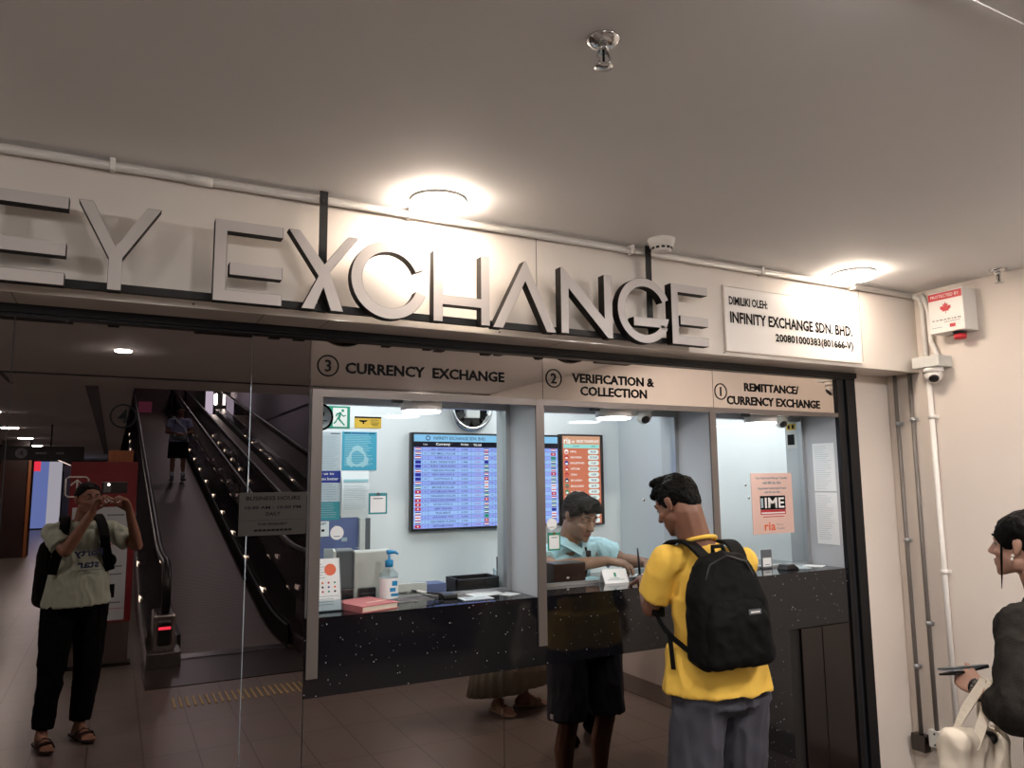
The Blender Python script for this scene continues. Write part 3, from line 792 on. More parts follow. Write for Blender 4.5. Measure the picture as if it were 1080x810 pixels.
# ================================================================ RIGHT WALL
RX = 3.88
def wallpipe(y, r, m, z0, z1, lab, clips, cm, top=None):
    t = thing('wall_pipe', lab, 'pipe', (RX, y, z0))
    pts = [(RX - r - .006, y, z0), (RX - r - .006, y, z1)] + (top or [])
    MB(m).tube(pts, r, 12).build('pipe', t)
    for z in clips:
        b = MB(cm); b.lathe([(r + .004, -.011), (r + .004, .011)], (RX - r - .006, y, z)); b.box((RX - .008, y - r - .014, z - .009), (RX - .0005, y + r + .014, z + .009), .002)
        b.build('clip', t)
    return t
wallpipe(-.060, .011, 'conduit_grey', .26, SZ - .003, 'thin grey metal conduit nearest the wall corner', (1.906, 1.27, .606), 'alu_light')
wallpipe(-.150, .011, 'conduit_grey', .30, SZ - .003, 'thin grey metal conduit beside the corner one', (1.924, .842), 'alu_light')
wallpipe(-.262, .014, 'plastic_white', .02, 2.17, 'white plastic pipe running down from the wall camera box', (1.93, 1.12), 'plastic_white')
b = MB('plastic_white'); b.tube([(RX - .03, -.262, 2.245), (RX - .03, -.262, 2.52), (RX - .035, -.255, 2.57), (RX - .05, FY - .022, 2.5945)], .0125, 12)
tag(b.build('conduit_riser'), 'white conduit rising from the camera box to the ceiling corner', 'pipe')
b = MB('plastic_white'); b.tube([(RX - .035, -.33, 2.245), (RX - .035, -.315, 2.29), (RX - .035, -.300, 2.33), (RX - .035, -.300, 2.49), (RX - .035, -.285, 2.55), (RX - .045, -.27, 2.595)], .0125, 12)
tag(b.build('conduit_riser'), 'bent white conduit going up behind the alarm box', 'pipe')
t = thing('pull_box', 'dark metal pull box at the foot of the grey conduits', 'box', (RX, -.07, .17))
MB('steel_dark').box((RX - .05, -.10, .175), (RX - .0005, -.022, .26), .003).build('box', t)
t = thing('pull_box', 'pale square pull box under the second grey conduit', 'box', (RX, -.15, .22))
MB('plastic_offwhite').box((RX - .04, -.20, .215), (RX - .0005, -.115, .30), .003).m('steel_dark').cyl((RX - .04, -.15, .23), (RX - .042, -.15, .23), .005).cyl((RX - .04, -.15, .285), (RX - .042, -.15, .285), .005).build('box', t)
# turret camera on its junction box
t = thing('dome_camera', 'white dome camera under a grey box on the right wall', 'camera', (RX, -.30, 2.19))
MB('plastic_offwhite').box((RX - .115, -.385, 2.185), (RX - .0005, -.235, 2.243), .003).build('junction_box', t)
MB('plastic_white').lathe([(.050, -.026), (.050, 0)], (RX - .060, -.315, 2.185)).build('base', t)
MB('plastic_white').sphere((RX - .060, -.315, 2.147), .044, 20).build('ball', t)
MB('plastic_black').lathe([(.001, .046), (.020, .0435), (.025, .036)], (RX - .060, -.315, 2.147), axis=(-.62, -.45, -.62)).build('lens', t)
# alarm sounder box
t = thing('alarm_box', 'white alarm sounder box with red maple leaf beneath the ceiling corner', 'alarm', (RX, -.38, 2.37))
ax0, ay0, ay1, az0, az1 = RX - .115, -.537, -.352, 2.352, 2.570
MB('plastic_white').box((ax0, ay0, az0), (RX - .0005, ay1, az1), .004).build('housing', t)
LX, LO = (0, -1, 0), (ax0 - .0005, 0, 0)      # face looking to -x : X = -y , Y = z
b = MB('red'); b.rect(LO, LX, FZ, -ay1 + .004, az1 - .046, -ay0 - .004, az1 - .008, .001)
leaf = [(0, 1), (.12, .72), (.30, .80), (.24, .42), (.40, .60), (.46, .48), (.70, .52), (.62, .30), (.72, .22), (.36, -.02), (.40, -.16), (.05, -.10), (.03, -.42), (-.03, -.42), (-.05, -.10), (-.40, -.16), (-.36, -.02), (-.72, .22), (-.62, .30), (-.70, .52), (-.46, .48), (-.40, .60), (-.24, .42), (-.30, .80), (-.12, .72)]
cy_, cz_ = .444, 2.467
vs = [b.bm.verts.new(V(LO) + V(LX) * (cy_ + x * .042) + V(FZ) * (cz_ + y * .042) + V((-.001, 0, 0))) for x, y in leaf]
fc = b.bm.faces.new(vs); fc.material_index = b.cur; fc.normal_update(); bmesh.ops.triangulate(b.bm, faces=[fc])
b.build('maple_leaf_print', t)
letters(t, [('PROTECTED BY', .4445, az1 - .027, .15, .016)], 'plastic_white', 'lettering', LO, LX, off=.0018, bold=.0)
letters(t, [('C A N A D I A N', .4445, 2.418, .15, .008), ('S E C U R I T Y', .475, 2.405, .08, .006)], 'ink', 'lettering', LO, LX, off=.0018)
b = MB('ink_light'); b.rect(LO, LX, FZ, .365, 2.379, .42, 2.383, .0012).m('red').rect(LO, LX, FZ, .46, 2.374, .49, 2.392, .0012); b.build('footer_print', t)
MB('plastic_black').lathe([(.030, -.014), (.033, 0)], (RX - .06, -.475, az0)).build('strobe_base', t)
MB('red').lathe([(.020, -.040), (.029, -.036), (.030, -.014)], (RX - .06, -.475, az0)).build('strobe_lens', t)

# ================================================================ IN THE BOOTH
# ---- currency screen
def screen_frame(t, x0, x1, z0, z1, y):
    MB('plastic_black').box((x0, y, z0), (x1, BW - .0005, z1), .004).build('bezel', t)
SX0, SX1, SZ0, SZ1, SY = 1.478, 2.452, 1.338, 1.892, 1.255
t = thing('rate_screen', 'wide blue screen listing currency rates on the booth wall', 'screen', (2.0, BW, SZ0))
screen_frame(t, SX0, SX1, SZ0, SZ1, SY)
x0, x1, z0, z1 = SX0 + .014, SX1 - .014, SZ0 + .014, SZ1 - .012; O = (0, SY - .0008, 0)
b = MB('scr_head'); b.rect(O, FX, FZ, x0, z1 - .040, x1, z1); b.m('scr_black').rect(O, FX, FZ, x0, z1 - .072, x1, z1 - .040)
n = 19; rh = (z1 - .072 - z0) / n
cols = [x0 + .055, x0 + .095, x0 + .30, x0 + .405, x0 + .51, x0 + .565]
for i in range(n):
    zt = z1 - .072 - i * rh
    b.m('scr_bg' if i % 2 else 'scr_bg2').rect(O, FX, FZ, x0, zt - rh, x1, zt)
b.m('scr_ink')
for i in range(1, n): b.rect(O, FX, FZ, x0 + .05, z1 - .072 - i*rh - .0006, x1 - .055, z1 - .072 - i*rh + .0006, .0005)
for c in (.05, .088, .27, .355, .435, .47, .51, .69, .78): b.rect(O, FX, FZ, x0 + c - .0006, z0, x0 + c + .0006, z1 - .072, .0005)
b.build('display', t)
rows1 = ['USD 100/50 DOLLAR', 'USD SMALL DOLLAR', 'USD 5,2,1', 'EURO 500/200 EURO', 'EURO 100/50 EURO', 'STERLING POUND', 'NEW ZEALAND $', 'AUSTRALIA $', 'SINGAPORE DOLLAR', 'BRUNEI DOLLAR', 'SWITZERLAND FRANC', 'CANADIAN DOLLAR', 'HONG KONG HUNDRED', 'HONG KONG $', 'NEW TAIWAN', 'THAI BAHT', 'JAPANESE YEN', 'INDONESIA RUPIAH', 'VIETNAM DONG']
b = MB('scr_ink'); rnd = random.Random(3)
b.text('INFINITY EXCHANGE SDN. BHD.', O, FX, FZ, x0 + .285, z1 - .020, .33, .019, .001, .01)
b.disc(O, FX, FZ, x0 + .085, z1 - .020, .014, .001, r0=.009)
for i, s in enumerate(rows1):
    zc = z1 - .072 - (i + .5) * rh
    b.m('scr_ink').text(s, O, FX, FZ, x0 + .178, zc, min(.155, .0105 * len(s)), .0115, .001, .01)
    b.text(str(rnd.choice((1, 10, 100))), O, FX, FZ, x0 + .069, zc, None, .009, .001)
    for k, c in enumerate((.312, .395)):
        b.m('scr_ink' if k == 0 else 'scr_pinkink').text('%.3f' % (rnd.random() * 5 + (.1 * k)), O, FX, FZ, x0 + c, zc, .04, .010, .001, .01)
    b.m('scr_ink').text(str(rnd.choice((1, 10, 100))), O, FX, FZ, x0 + .49, zc, None, .009, .001)
    b.rect(O, FX, FZ, x0 + .525, zc - .004, x0 + .525 + rnd.uniform(.07, .15), zc + .004, .001)
    b.rect(O, FX, FZ, x0 + .715, zc - .004, x0 + .755, zc + .004, .001); b.m('scr_pinkink').rect(O, FX, FZ, x0 + .80, zc - .004, x0 + .84, zc + .004, .001)
b.m('scr_white').text('Currency', O, FX, FZ, x0 + .178, z1 - .056, .088, .019, .001, .02); b.text('We Buy', O, FX, FZ, x0 + .312, z1 - .056, .05, .014, .001, .02); b.text('We Sell', O, FX, FZ, x0 + .395, z1 - .056, .05, .014, .001, .02); b.text('Unit', O, FX, FZ, x0 + .069, z1 - .056, .025, .010, .001)
b.build('rate_lettering', t)
b = MB('scr_red'); cs = [('scr_red', 'scr_white', 'scr_navy'), ('scr_navy', 'scr_navy', 'scr_navy'), ('scr_red', 'scr_red', 'scr_red'), ('scr_white', 'scr_red', 'scr_white'), ('scr_navy', 'scr_white', 'scr_red'), ('scr_green', 'scr_white', 'scr_black'), ('scr_green', 'scr_green', 'scr_green')]
lft = [0, 0, 0, 1, 1, 4, 1, 1, 0, 5, 2, 3, 2, 2, 2, 4, 3, 0, 2]; mid_ = [4, 0, 3, 1, 5, 5, 0, 2, 3, 3, 5, 5, 2, 4, 5, 5, 6, 2, 0]
for i in range(n):
    zt = z1 - .072 - i * rh
    for xx, kk in ((x0 + .008, lft[i]), (x0 + .440, mid_[i]), (x1 - .050, mid_[-i - 1])):
        c = cs[kk]; hh = rh * .76; w = .034 if xx < x0 + .02 or xx > x1 - .06 else .026
        for j in range(3): b.m(c[j]).rect(O, FX, FZ, xx, zt - rh*.12 - hh*(j+1)/3, xx + w, zt - rh*.12 - hh*j/3, .001)
        if kk in (2, 3): b.m('scr_white' if kk == 2 else 'scr_red').disc(O, FX, FZ, xx + w/2, zt - rh/2, .0045, .0014, 8)
b.build('flag_column', t)
# ---- remittance screen (portrait)
PX0, PX1, PZ0, PZ1 = 2.463, 2.782, 1.332, 1.900
t = thing('rate_screen', 'tall orange screen of money transfer rates behind the clerk', 'screen', (2.62, BW, PZ0))
screen_frame(t, PX0, PX1, PZ0, PZ1, SY)
x0, x1, z0, z1 = PX0 + .012, PX1 - .026, PZ0 + .010, PZ1 - .012
b = MB('scr_orange2'); b.rect(O, FX, FZ, x0, z1 - .052, x1, z1); b.m('scr_orange').rect(O, FX, FZ, x0, z0, x1, z1 - .052)
b.m('scr_mint').rect(O, FX, FZ, x0 + .006, z1 - .076, x1 - .006, z1 - .052, .0005); b.build('display', t)
b = MB('scr_white'); w = x1 - x0
b.text('ria', O, FX, FZ, x0 + .034, z1 - .030, .050, .036, .001, .02); b.rect(O, FX, FZ, x0 + .068, z1 - .034, x0 + .090, z1 - .030, .001).rect(O, FX, FZ, x0 + .068, z1 - .042, x0 + .085, z1 - .038, .001)
b.text('MONEY TRANSFER RATE', O, FX, FZ, x0 + .188, z1 - .032, .165, .017, .001, .02)
b.m('scr_ink').text('COUNTRY', O, FX, FZ, x0 + .10, z1 - .064, .05, .010, .001); b.text('RATE', O, FX, FZ, x1 - .05, z1 - .064, .03, .010, .001)
n = 13; rh = (z1 - .080 - z0) / n
cn = ['NEPAL', 'INDONESIA', 'PHILIPPINES', 'VIETNAM', 'CHINA', 'SRI LANKA', 'BANGLADESH', 'PAKISTAN', 'MYANMAR', 'THAILAND', 'INDIA', 'CAMBODIA', 'UNITED KINGDOM']
rt = ['30.30', '3710.00', '13.23', '5710.00', '1.630', '70.00', '26.70', '64.20', '1020', '7.80', '19.10', '890.0', '0.171']
for i in range(n):
    zc = z1 - .080 - (i + .5) * rh
    b.m(['scr_white', 'scr_red', 'scr_navy', 'scr_red', 'scr_red', 'scr_ink', 'scr_green', 'scr_green', 'scr_white', 'scr_navy', 'scr_white', 'scr_navy', 'scr_navy'][i]).disc(O, FX, FZ, x0 + .026, zc, .0145, .001, 16)
    b.m(['scr_red', 'scr_white', 'scr_white', 'scr_white', 'scr_orange', 'scr_pill', 'scr_red', 'scr_white', 'scr_green', 'scr_white', 'scr_orange2', 'scr_red', 'scr_white'][i]).rect(O, FX, FZ, x0 + .018, zc - .009, x0 + .034, zc + .001, .0014)
    b.m('scr_white').text(cn[i], O, FX, FZ, x0 + .055, zc, .0105 * len(cn[i]) * .9, .012, .001, .01, 'l')
    xa, xb, r = x1 - .095, x1 - .012, .0145
    b.m('scr_pill').rect(O, FX, FZ, xa + r, zc - r, xb - r, zc + r, .0008).disc(O, FX, FZ, xa + r, zc, r, .0008, 14).disc(O, FX, FZ, xb - r, zc, r, .0008, 14)
    b.m('scr_ink').text(rt[i], O, FX, FZ, (xa + xb) / 2, zc, None, .013, .0015, .02)
b.build('rate_lettering', t)
# ---- wall fan
t = thing('wall_fan', 'round chrome fan high on the booth wall above the rate screen', 'fan', (1.86, BW, 2.03))
fx, fy, fz = 1.845, 1.22, 2.04
MB('chrome').lathe([(.136, 0), (.140, .012), (.132, .028), (.118, .034), (.112, .02)], (fx, fy + .034, fz), axis=(0, -1, 0), seg=40, caps=False).build('ring', t)
MB('steel_dark').lathe([(.02, -.04), (.12, -.04)], (fx, fy + .02, fz), axis=(0, -1, 0), seg=32).m('plastic_grey').cyl((fx, fy + .06, fz), (fx, BW - .0005, fz), .10).build('back_housing', t)
b = MB('plastic_black')
for k in range(9):
    a = 2 * math.pi * k / 9
    b.box((-.021, -.003, .058), (.021, .003, .108), 0, Matrix.Translation((fx, fy + .025, fz)) @ Matrix.Rotation(a, 4, 'Y') @ Matrix.Rotation(.4, 4, 'Z'))
b.build('blades', t)
MB('plastic_offwhite').box((fx - .044, fy - .004, fz - .062), (fx + .044, fy + .04, fz + .07), .006).build('hub', t)
# ---- posters, notices on the back wall
def sheet(name, x0, z0, x1, z1, m, lab, cat, y=BW, curl=0):
    t = thing(name, lab, cat, ((x0 + x1) / 2, y, z0))
    MB(m).box((x0, y - .003, z0), (x1, y - .0006, z1)).build('sheet', t); return t
def lines(t, m, O, rows, name='printed_lines'):
    b = MB(m)
    for (x0, z, x1, h) in rows: b.rect(O, FX, FZ, x0, z, x1, z + h, .0005)
    return b.build(name, t)
OB = (0, BW - .0031, 0)
t = sheet('exit_sign', .945, 1.907, 1.135, 2.028, 'green_sign', 'green emergency exit sign with a white running figure', 'sign')
MX = lambda x: .945 + (x - .955) * .95
MZ = lambda z: 1.907 + (z - 1.842) * .846
b = MB('plastic_white'); b.rect(OB, FX, FZ, MX(1.055), MZ(1.852), MX(1.138), MZ(1.974), .0005); b.m('green_sign')
b.disc(OB, FX, FZ, MX(1.112), MZ(1.957), .008, .001)
for p in ([(1.106, 1.945), (1.096, 1.90), (1.080, 1.902), (1.092, 1.948)], [(1.096, 1.903), (1.128, 1.862), (1.120, 1.858), (1.084, 1.900)], [(1.086, 1.905), (1.074, 1.878), (1.060, 1.868), (1.058, 1.876), (1.070, 1.888), (1.080, 1.908)], [(1.100, 1.940), (1.118, 1.925), (1.130, 1.930), (1.130, 1.922), (1.116, 1.916), (1.100, 1.930)], [(1.094, 1.944), (1.076, 1.938), (1.070, 1.918), (1.077, 1.916), (1.083, 1.931), (1.096, 1.935)]):
    f = b.bm.faces.new([b.bm.verts.new(V(OB) + V((MX(x), -.001, MZ(z)))) for x, z in p]); f.material_index = b.cur; f.normal_update(); bmesh.ops.triangulate(b.bm, faces=[f])
b.build('running_figure', t)
t = sheet('camera_notice', 1.161, 1.911, 1.313, 1.975, 'yellow_sign', 'yellow notice about camera recording, beside the exit sign', 'sign')
b = MB('ink'); b.rect(OB, FX, FZ, 1.161, 1.966, 1.313, 1.975, .0005); b.prism([(1.186, 1.955), (1.236, 1.955), (1.225, 1.945), (1.216, 1.945), (1.216, 1.934), (1.207, 1.934), (1.207, 1.943), (1.19, 1.947)], OB, FX, FZ, .001); b.text('CCTV', OB, FX, FZ, 1.275, 1.954, .045, .009, .0008, .01)
for k in range(3): b.rect(OB, FX, FZ, 1.250 + .005*k, 1.940 - k*.008, 1.302 - .004*k, 1.9425 - k*.008, .0006)
b.build('print', t)
t = sheet('information_poster', .905, 1.416, 1.088, 1.887, 'paper_grey', 'tall grey and teal notice about serving customers better, at the window edge', 'poster')
b = MB('ink_light')
for k in range(22): b.rect(OB, FX, FZ, .92, 1.862 - k*.0085, 1.078 - random.random()*.03, 1.8645 - k*.0085, .0005)
for k in range(7): b.rect(OB, FX, FZ, .94, 1.600 - k*.0125, 1.072 - random.random()*.03, 1.604 - k*.0125, .0005)
b.m('ink').rect(OB, FX, FZ, 1.03, 1.876, 1.080, 1.880, .0005)
b.m('navy').rect(OB, FX, FZ, .905, 1.613, 1.088, 1.677, .0006); b.m('plastic_white').text('Help us to', OB, FX, FZ, .995, 1.660, .115, .018, .0012, .02); b.text('serve you better', OB, FX, FZ, .996, 1.632, .165, .020, .0012, .02)
b.m('teal').rect(OB, FX, FZ, .905, 1.416, 1.088, 1.512, .0006); b.m('ink_light')
for k in range(7): b.rect(OB, FX, FZ, .95, 1.500 - k*.0115, 1.07 - random.random()*.03, 1.5025 - k*.0115, .001)
b.build('print', t)
t = sheet('information_poster', 1.094, 1.679, 1.289, 1.890, 'cyan', 'bright cyan poster with a pale triangular emblem', 'poster')
b = MB('cyan_pale')
for k in range(20): b.rect(OB, FX, FZ, 1.108, 1.872 - k*.0088, 1.275 - random.random()*.05, 1.8745 - k*.0088, .0005)
for a0 in (90, 210, 330):
    P = lambda r, a: (1.180 + r * math.cos(R(a)), 1.748 + r * math.sin(R(a)))
    pts = [P(.038, a0 - 62), P(.062, a0 - 30), P(.069, a0), P(.062, a0 + 30), P(.044, a0 + 38), P(.039, a0)]
    f = b.bm.faces.new([b.bm.verts.new(V(OB) + V((x, -.001, z))) for x, z in pts]); f.material_index = b.cur; f.normal_update(); bmesh.ops.triangulate(b.bm, faces=[f])
b.disc(OB, FX, FZ, 1.180, 1.748, .050, .0011, r0=.038); b.m('ink').rect(OB, FX, FZ, 1.105, 1.879, 1.14, 1.884, .0006).rect(OB, FX, FZ, 1.24, 1.879, 1.278, 1.884, .0006); b.m('navy').rect(OB, FX, FZ, 1.145, 1.879, 1.235, 1.884, .0006); b.build('print', t)
t = thing('receipt_sheet', 'white curling form taped below the cyan poster', 'paper', (1.168, BW, 1.426))
b = MB('paper'); N_ = 10
ZA, ZH = 1.426, .250
for i in range(N_):
    za, zb = ZA + ZH*i/N_, ZA + ZH*(i+1)/N_; ya, yb = [BW - .006 - .022 * math.sin(math.pi * k / N_) for k in (i, i + 1)]
    b.bm.faces.new([b.bm.verts.new(q) for q in ((1.092, ya, za), (1.244, ya, za), (1.244, yb, zb), (1.092, yb, zb))])
b.m('cyan_pale').rect((0, BW - .0215, 0), FX, FZ, 1.10, 1.615, 1.236, 1.630, .004); b.m('ink_light')
for k in range(15): b.rect((0, BW - .0285, 0), FX, FZ, 1.10, 1.470 + k*.009, 1.205 + .03*random.random(), 1.4715 + k*.009, .001)
o = b.build('sheet', t); md = o.modifiers.new('s', 'SOLIDIFY'); md.thickness = .0006
t = sheet('notice_board', .88, 1.0, 1.190, 1.436, 'navy_board', 'muted navy board behind the counting machine', 'board')
lines(t, 'ink_light', OB, [(1.12, 1.25, 1.18, .003), (1.10, 1.30, 1.13, .02)])
t = thing('cable_trunking', 'grey vertical trunking beside the navy board', 'trunking', (1.222, BW, 0))
MB('plastic_offwhite').box((1.192, BW - .03, 0), (1.222, BW - .0006, 1.42)).m('plastic_grey').box((1.222, BW - .03, 0), (1.250, BW - .0006, 1.42)).build('channel', t)
t = sheet('acceptance_notice', .925, 1.330, 1.030, 1.410, 'paper', 'small white notice pinned to the navy board', 'notice', BW - .004)
letters(t, [('WE ACCEPT', .978, 1.397, .075, .013)], 'ink_grey', O=(0, BW - .0075, 0)); b = MB('red'); b.disc((0, BW - .0075, 0), FX, FZ, .955, 1.362, .014, .0006, r0=.010); b.m('ink').rect((0, BW - .0075, 0), FX, FZ, .99, 1.356, 1.006, 1.368, .0006); b.build('stamp', t)
# ---- things stuck on the glass
def on_glass(name, lab, cat, x, z): return thing(name, lab, cat, (x, GY - .005, z))
OG = (0, GY - .0062, 0)
t = on_glass('window_decal', 'round grey window sticker with dark rim over the exit sign', 'sticker', .715, 1.875)
b = MB('ink_light'); b.disc(OG, FX, FZ, .714, 1.875, .056); b.m('ink').disc(OG, FX, FZ, .714, 1.875, .056, .0004, r0=.047).disc(OG, FX, FZ, .716, 1.888, .018, .0004, r0=.011); b.rect(OG, FX, FZ, .685, 1.858, .745, 1.862, .0004); b.m('ink').rect(OG, FX, FZ, .695, 1.848, .735, 1.850, .0004); b.build('sticker', t)
def card(lab, x0, z0, x1, z1, frame):
    t = on_glass('payment_card', lab, 'card', (x0 + x1)/2, z0)
    MB(frame).box((x0, GY - .0075, z0), (x1, GY - .0045, z1), .001).build('frame', t)
    b = MB('paper'); b.rect((0, GY - .0075, 0), FX, FZ, x0 + .007, z0 + .007, x1 - .007, z1 - .012, .0004); b.m('ink_grey').rect((0, GY - .0075, 0), FX, FZ, x0 + .018, z1 - .024, x1 - .018, z1 - .020, .0008); b.build('card', t)
    MB('chrome').disc(OG, FX, FZ, (x0+x1)/2, z1 - .004, .006, .003).build('suction_hook', t)
card('green framed payment card hanging on the currency window', .920, 1.486, .998, 1.571, 'teal')
card('green framed payment card hanging on the window by the clerk', 1.757, 1.298, 1.824, 1.378, 'green_sign')
for (x, z, lab) in ((.793, 1.418, 'round white payment sticker in front of the navy board'), (1.780, 1.416, 'round white payment sticker above the green framed card by the clerk')):
    t = on_glass('round_sticker', lab, 'sticker', x, z)
    MB('paper').disc(OG, FX, FZ, x, z, .027).m('ink_grey').rect(OG, FX, FZ, x - .012, z - .015, x + .012, z - .012, .0004).build('sticker', t)
t = on_glass('money_transfer_poster', 'pale pink money transfer poster on the remittance window', 'poster', 3.17, 1.31)
qx0, qx1, qz0, qz1 = 3.024, 3.330, 1.316, 1.640; OP = (0, GY - .0068, 0)
MB('pinkpaper').box((qx0, GY - .0068, qz0), (qx1, GY - .0045, qz1)).build('sheet', t)
letters(t, [('Our Integrated Money Transfer', 3.177, 1.612, .24, .017), ('with IME Sdn. Bhd.', 3.177, 1.588, .14, .015), ('Appointed Authorised Agents', 3.177, 1.557, .215, .016), ('with RIA Sdn. Bhd.', 3.177, 1.538, .12, .012)], 'ink_grey', O=OP, off=.0008)
b = MB('ink'); b.rect(OP, FX, FZ, 3.083, 1.444, 3.272, 1.518, .0006); b.m('plastic_white').text('IME', OP, FX, FZ, 3.19, 1.480, .145, .056, .0012, .02); b.m('ink_light').rect(OP, FX, FZ, 3.088, 1.455, 3.105, 1.505, .001); b.m('red').rect(OP, FX, FZ, 3.083, 1.418, 3.272, 1.443, .0006); b.m('plastic_white').rect(OP, FX, FZ, 3.09, 1.423, 3.265, 1.430, .001); b.m('red').rect(OP, FX, FZ, 3.10, 1.404, 3.255, 1.408, .001); b.build('remittance_logo', t)
b = MB('orange'); b.text('ria', OP, FX, FZ, 3.148, 1.355, .082, .044, .0008, .02); b.m('ink_grey').text('Money', OP, FX, FZ, 3.222, 1.362, .05, .012, .0008); b.text('Transfer', OP, FX, FZ, 3.228, 1.343, .062, .012, .0008); b.build('agent_logo', t)
for x, z in ((2.985, 1.578), (3.005, 1.510), (1.90, 1.42)):
    t = on_glass('glass_screw', {2.985: 'small dark screw cap on the glass above the poster corner', 3.005: 'small metal screw cap on the glass beside the pink poster', 1.90: 'small metal screw cap on the glass beside the customer'}[x], 'screw', x, z)
    xx = 2.31 if x == 1.90 else x
    MB('chrome').lathe([(.003, .007), (.007, .004), (.008, 0)], (xx, GY - .0045, 1.515 if x == 1.90 else z), axis=(0, -1, 0)).build('cap', t)
# lit notices on the right reveal (plane facing -x)
for z0, z1, lab in ((1.540, 1.800, 'bright printed notice, upper of the pair on the end reveal'), (1.255, 1.532, 'bright printed notice, lower of the pair on the end reveal')):
    t = thing('licence_notice', lab, 'notice', (3.44, .1, z0))
    MB('paper').box((3.4375, .030, z0), (3.4395, .172, z1)).build('sheet', t)
    b = MB('ink_light')
    for k in range(22): b.rect((3.437, 0, 0), LX, FZ, -.160, z1 - .018 - k*.011, -.05 - .05*random.random(), z1 - .0165 - k*.011, .0004)
    b.build('printed_lines', t)
b = MB('plastic_offwhite'); b.box((3.4355, .26, 1.78), (3.4395, .35, 1.93)); b.m('yellow_sign').rect((3.4352, 0, 0), LX, FZ, -.345, 1.885, -.275, 1.922, .0004); b.m('ink').rect((3.4352, 0, 0), LX, FZ, -.335, 1.892, -.318, 1.915, .0008).rect((3.4352, 0, 0), LX, FZ, -.305, 1.892, -.29, 1.915, .0008).rect((3.4352, 0, 0), LX, FZ, -.34, 1.80, -.29, 1.86, .0005)
tag(b.build('warning_label'), 'small yellow and white labels behind the remittance glass', 'label')
# ================================================================ ON THE COUNTERS
# brochure holder with leaflets
t = thing('brochure_holder', 'clear holder of white leaflets with an orange disc, on the counter end', 'holder', (.725, .12, CT))
xa, xb = .672, .784
MB('clear_plastic').prism([(0, 0), (.085, 0), (.085, .004), (.010, .004), (.060, .205), (.056, .207), (.0, .008)], (xa, .085, CT), (0, 1, 0), FZ, .004).prism([(0, 0), (.085, 0), (.085, .004), (.010, .004), (.060, .205), (.056, .207), (.0, .008)], (xb - .004, .085, CT), (0, 1, 0), FZ, .004).box((xa, .083, CT), (xb, .086, CT + .045)).box((xa, .083, CT), (xb, .17, CT + .003)).build('holder', t)
lean = Matrix.Rotation(-.24, 4, 'X'); OL = V((0, .094, CT + .006)); XL = V((1, 0, 0)); YL = lean @ V((0, 0, 1))
b = MB('paper'); b.prism(rectp(xa + .004, 0, xb - .006, .190), OL, XL, YL, .012)
b.m('orange').disc(OL, XL, YL, .742, .148, .022, .0006); b.m('ink_light')
for k in range(6): b.rect(OL, XL, YL, .682, .168 - k*.010, .712 + .01*(k % 2), .1705 - k*.010, .0006)
for i in range(3):
    for j in range(4):
        b.m(['navy', 'red', 'ink', 'orange', 'green_sign'][(i*4 + j*3) % 5]).disc(OL, XL, YL, .688 + j*.023, .100 - i*.016, .004, .0006, 10)
b.m('ink_light').rect(OL, XL, YL, .680, .050, .77, .052, .0006)
for k in range(3): b.rect(OL, XL, YL, .684, .04 - k*.010, .75, .0425 - k*.010, .0006)
b.m('orange').text('ria', OL, XL, YL, .688, .180, .02, .009, .0006, .02)
plabel(b.build('leaflets', t), 'white leaflets with an orange disc')
# red book
t = thing('notebook', 'closed red covered notebook lying beside the brochure holder', 'book', (.88, .15, CT))
Mb = Matrix.Translation((.878, .112, CT)) @ Matrix.Rotation(R(18), 4, 'Z')
MB('book_page').box((-.078, -.092, .004), (.078, .092, .021), 0, Mb).build('pages', t)
MB('book_red').box((-.082, -.096, .021), (.082, .096, .0245), .001, Mb).box((-.082, -.096, .0), (.082, .096, .004), .001, Mb).box((-.084, -.096, .0), (-.080, .096, .0245), .001, Mb).m('pinkpaper').box((-.02, -.04, .0246), (.07, -.020, .0250), 0, Mb).build('cover', t)
# sanitiser bottle
t = thing('sanitizer_bottle', 'clear pump bottle of hand sanitizer with blue pump', 'bottle', (.985, .175, CT))
bx, by = .992, .182
b = MB('clear_plastic'); b.lathe([(.034, 0), (.037, .004), (.037, .095), (.034, .115), (.018, .130), (.014, .135), (.014, .142)], (bx, by, CT), seg=28); b.build('bottle', t)
MB('paper').lathe([(.0372, .020), (.0372, .098)], (bx, by, CT), seg=28, caps=False).m('sanitizer_blue').box((bx - .004, by - .0385, CT + .03), (bx + .026, by - .036, CT + .04)).box((bx - .008, by - .0385, CT + .048), (bx + .014, by - .036, CT + .062)).box((bx + .0, by - .0385, CT + .070), (bx + .022, by - .036, CT + .088)).build('label_wrap', t)
MB('sanitizer_blue').lathe([(.016, .140), (.0165, .165), (.010, .168), (.0045, .170), (.0045, .186)], (bx, by, CT)).build('collar', t)
MB('sanitizer_blue').tube([(bx - .010, by, CT + .196), (bx, by, CT + .198), (bx + .022, by - .006, CT + .197), (bx + .034, by - .010, CT + .188)], [.009, .010, .006, .004], 10).build('pump_head', t)
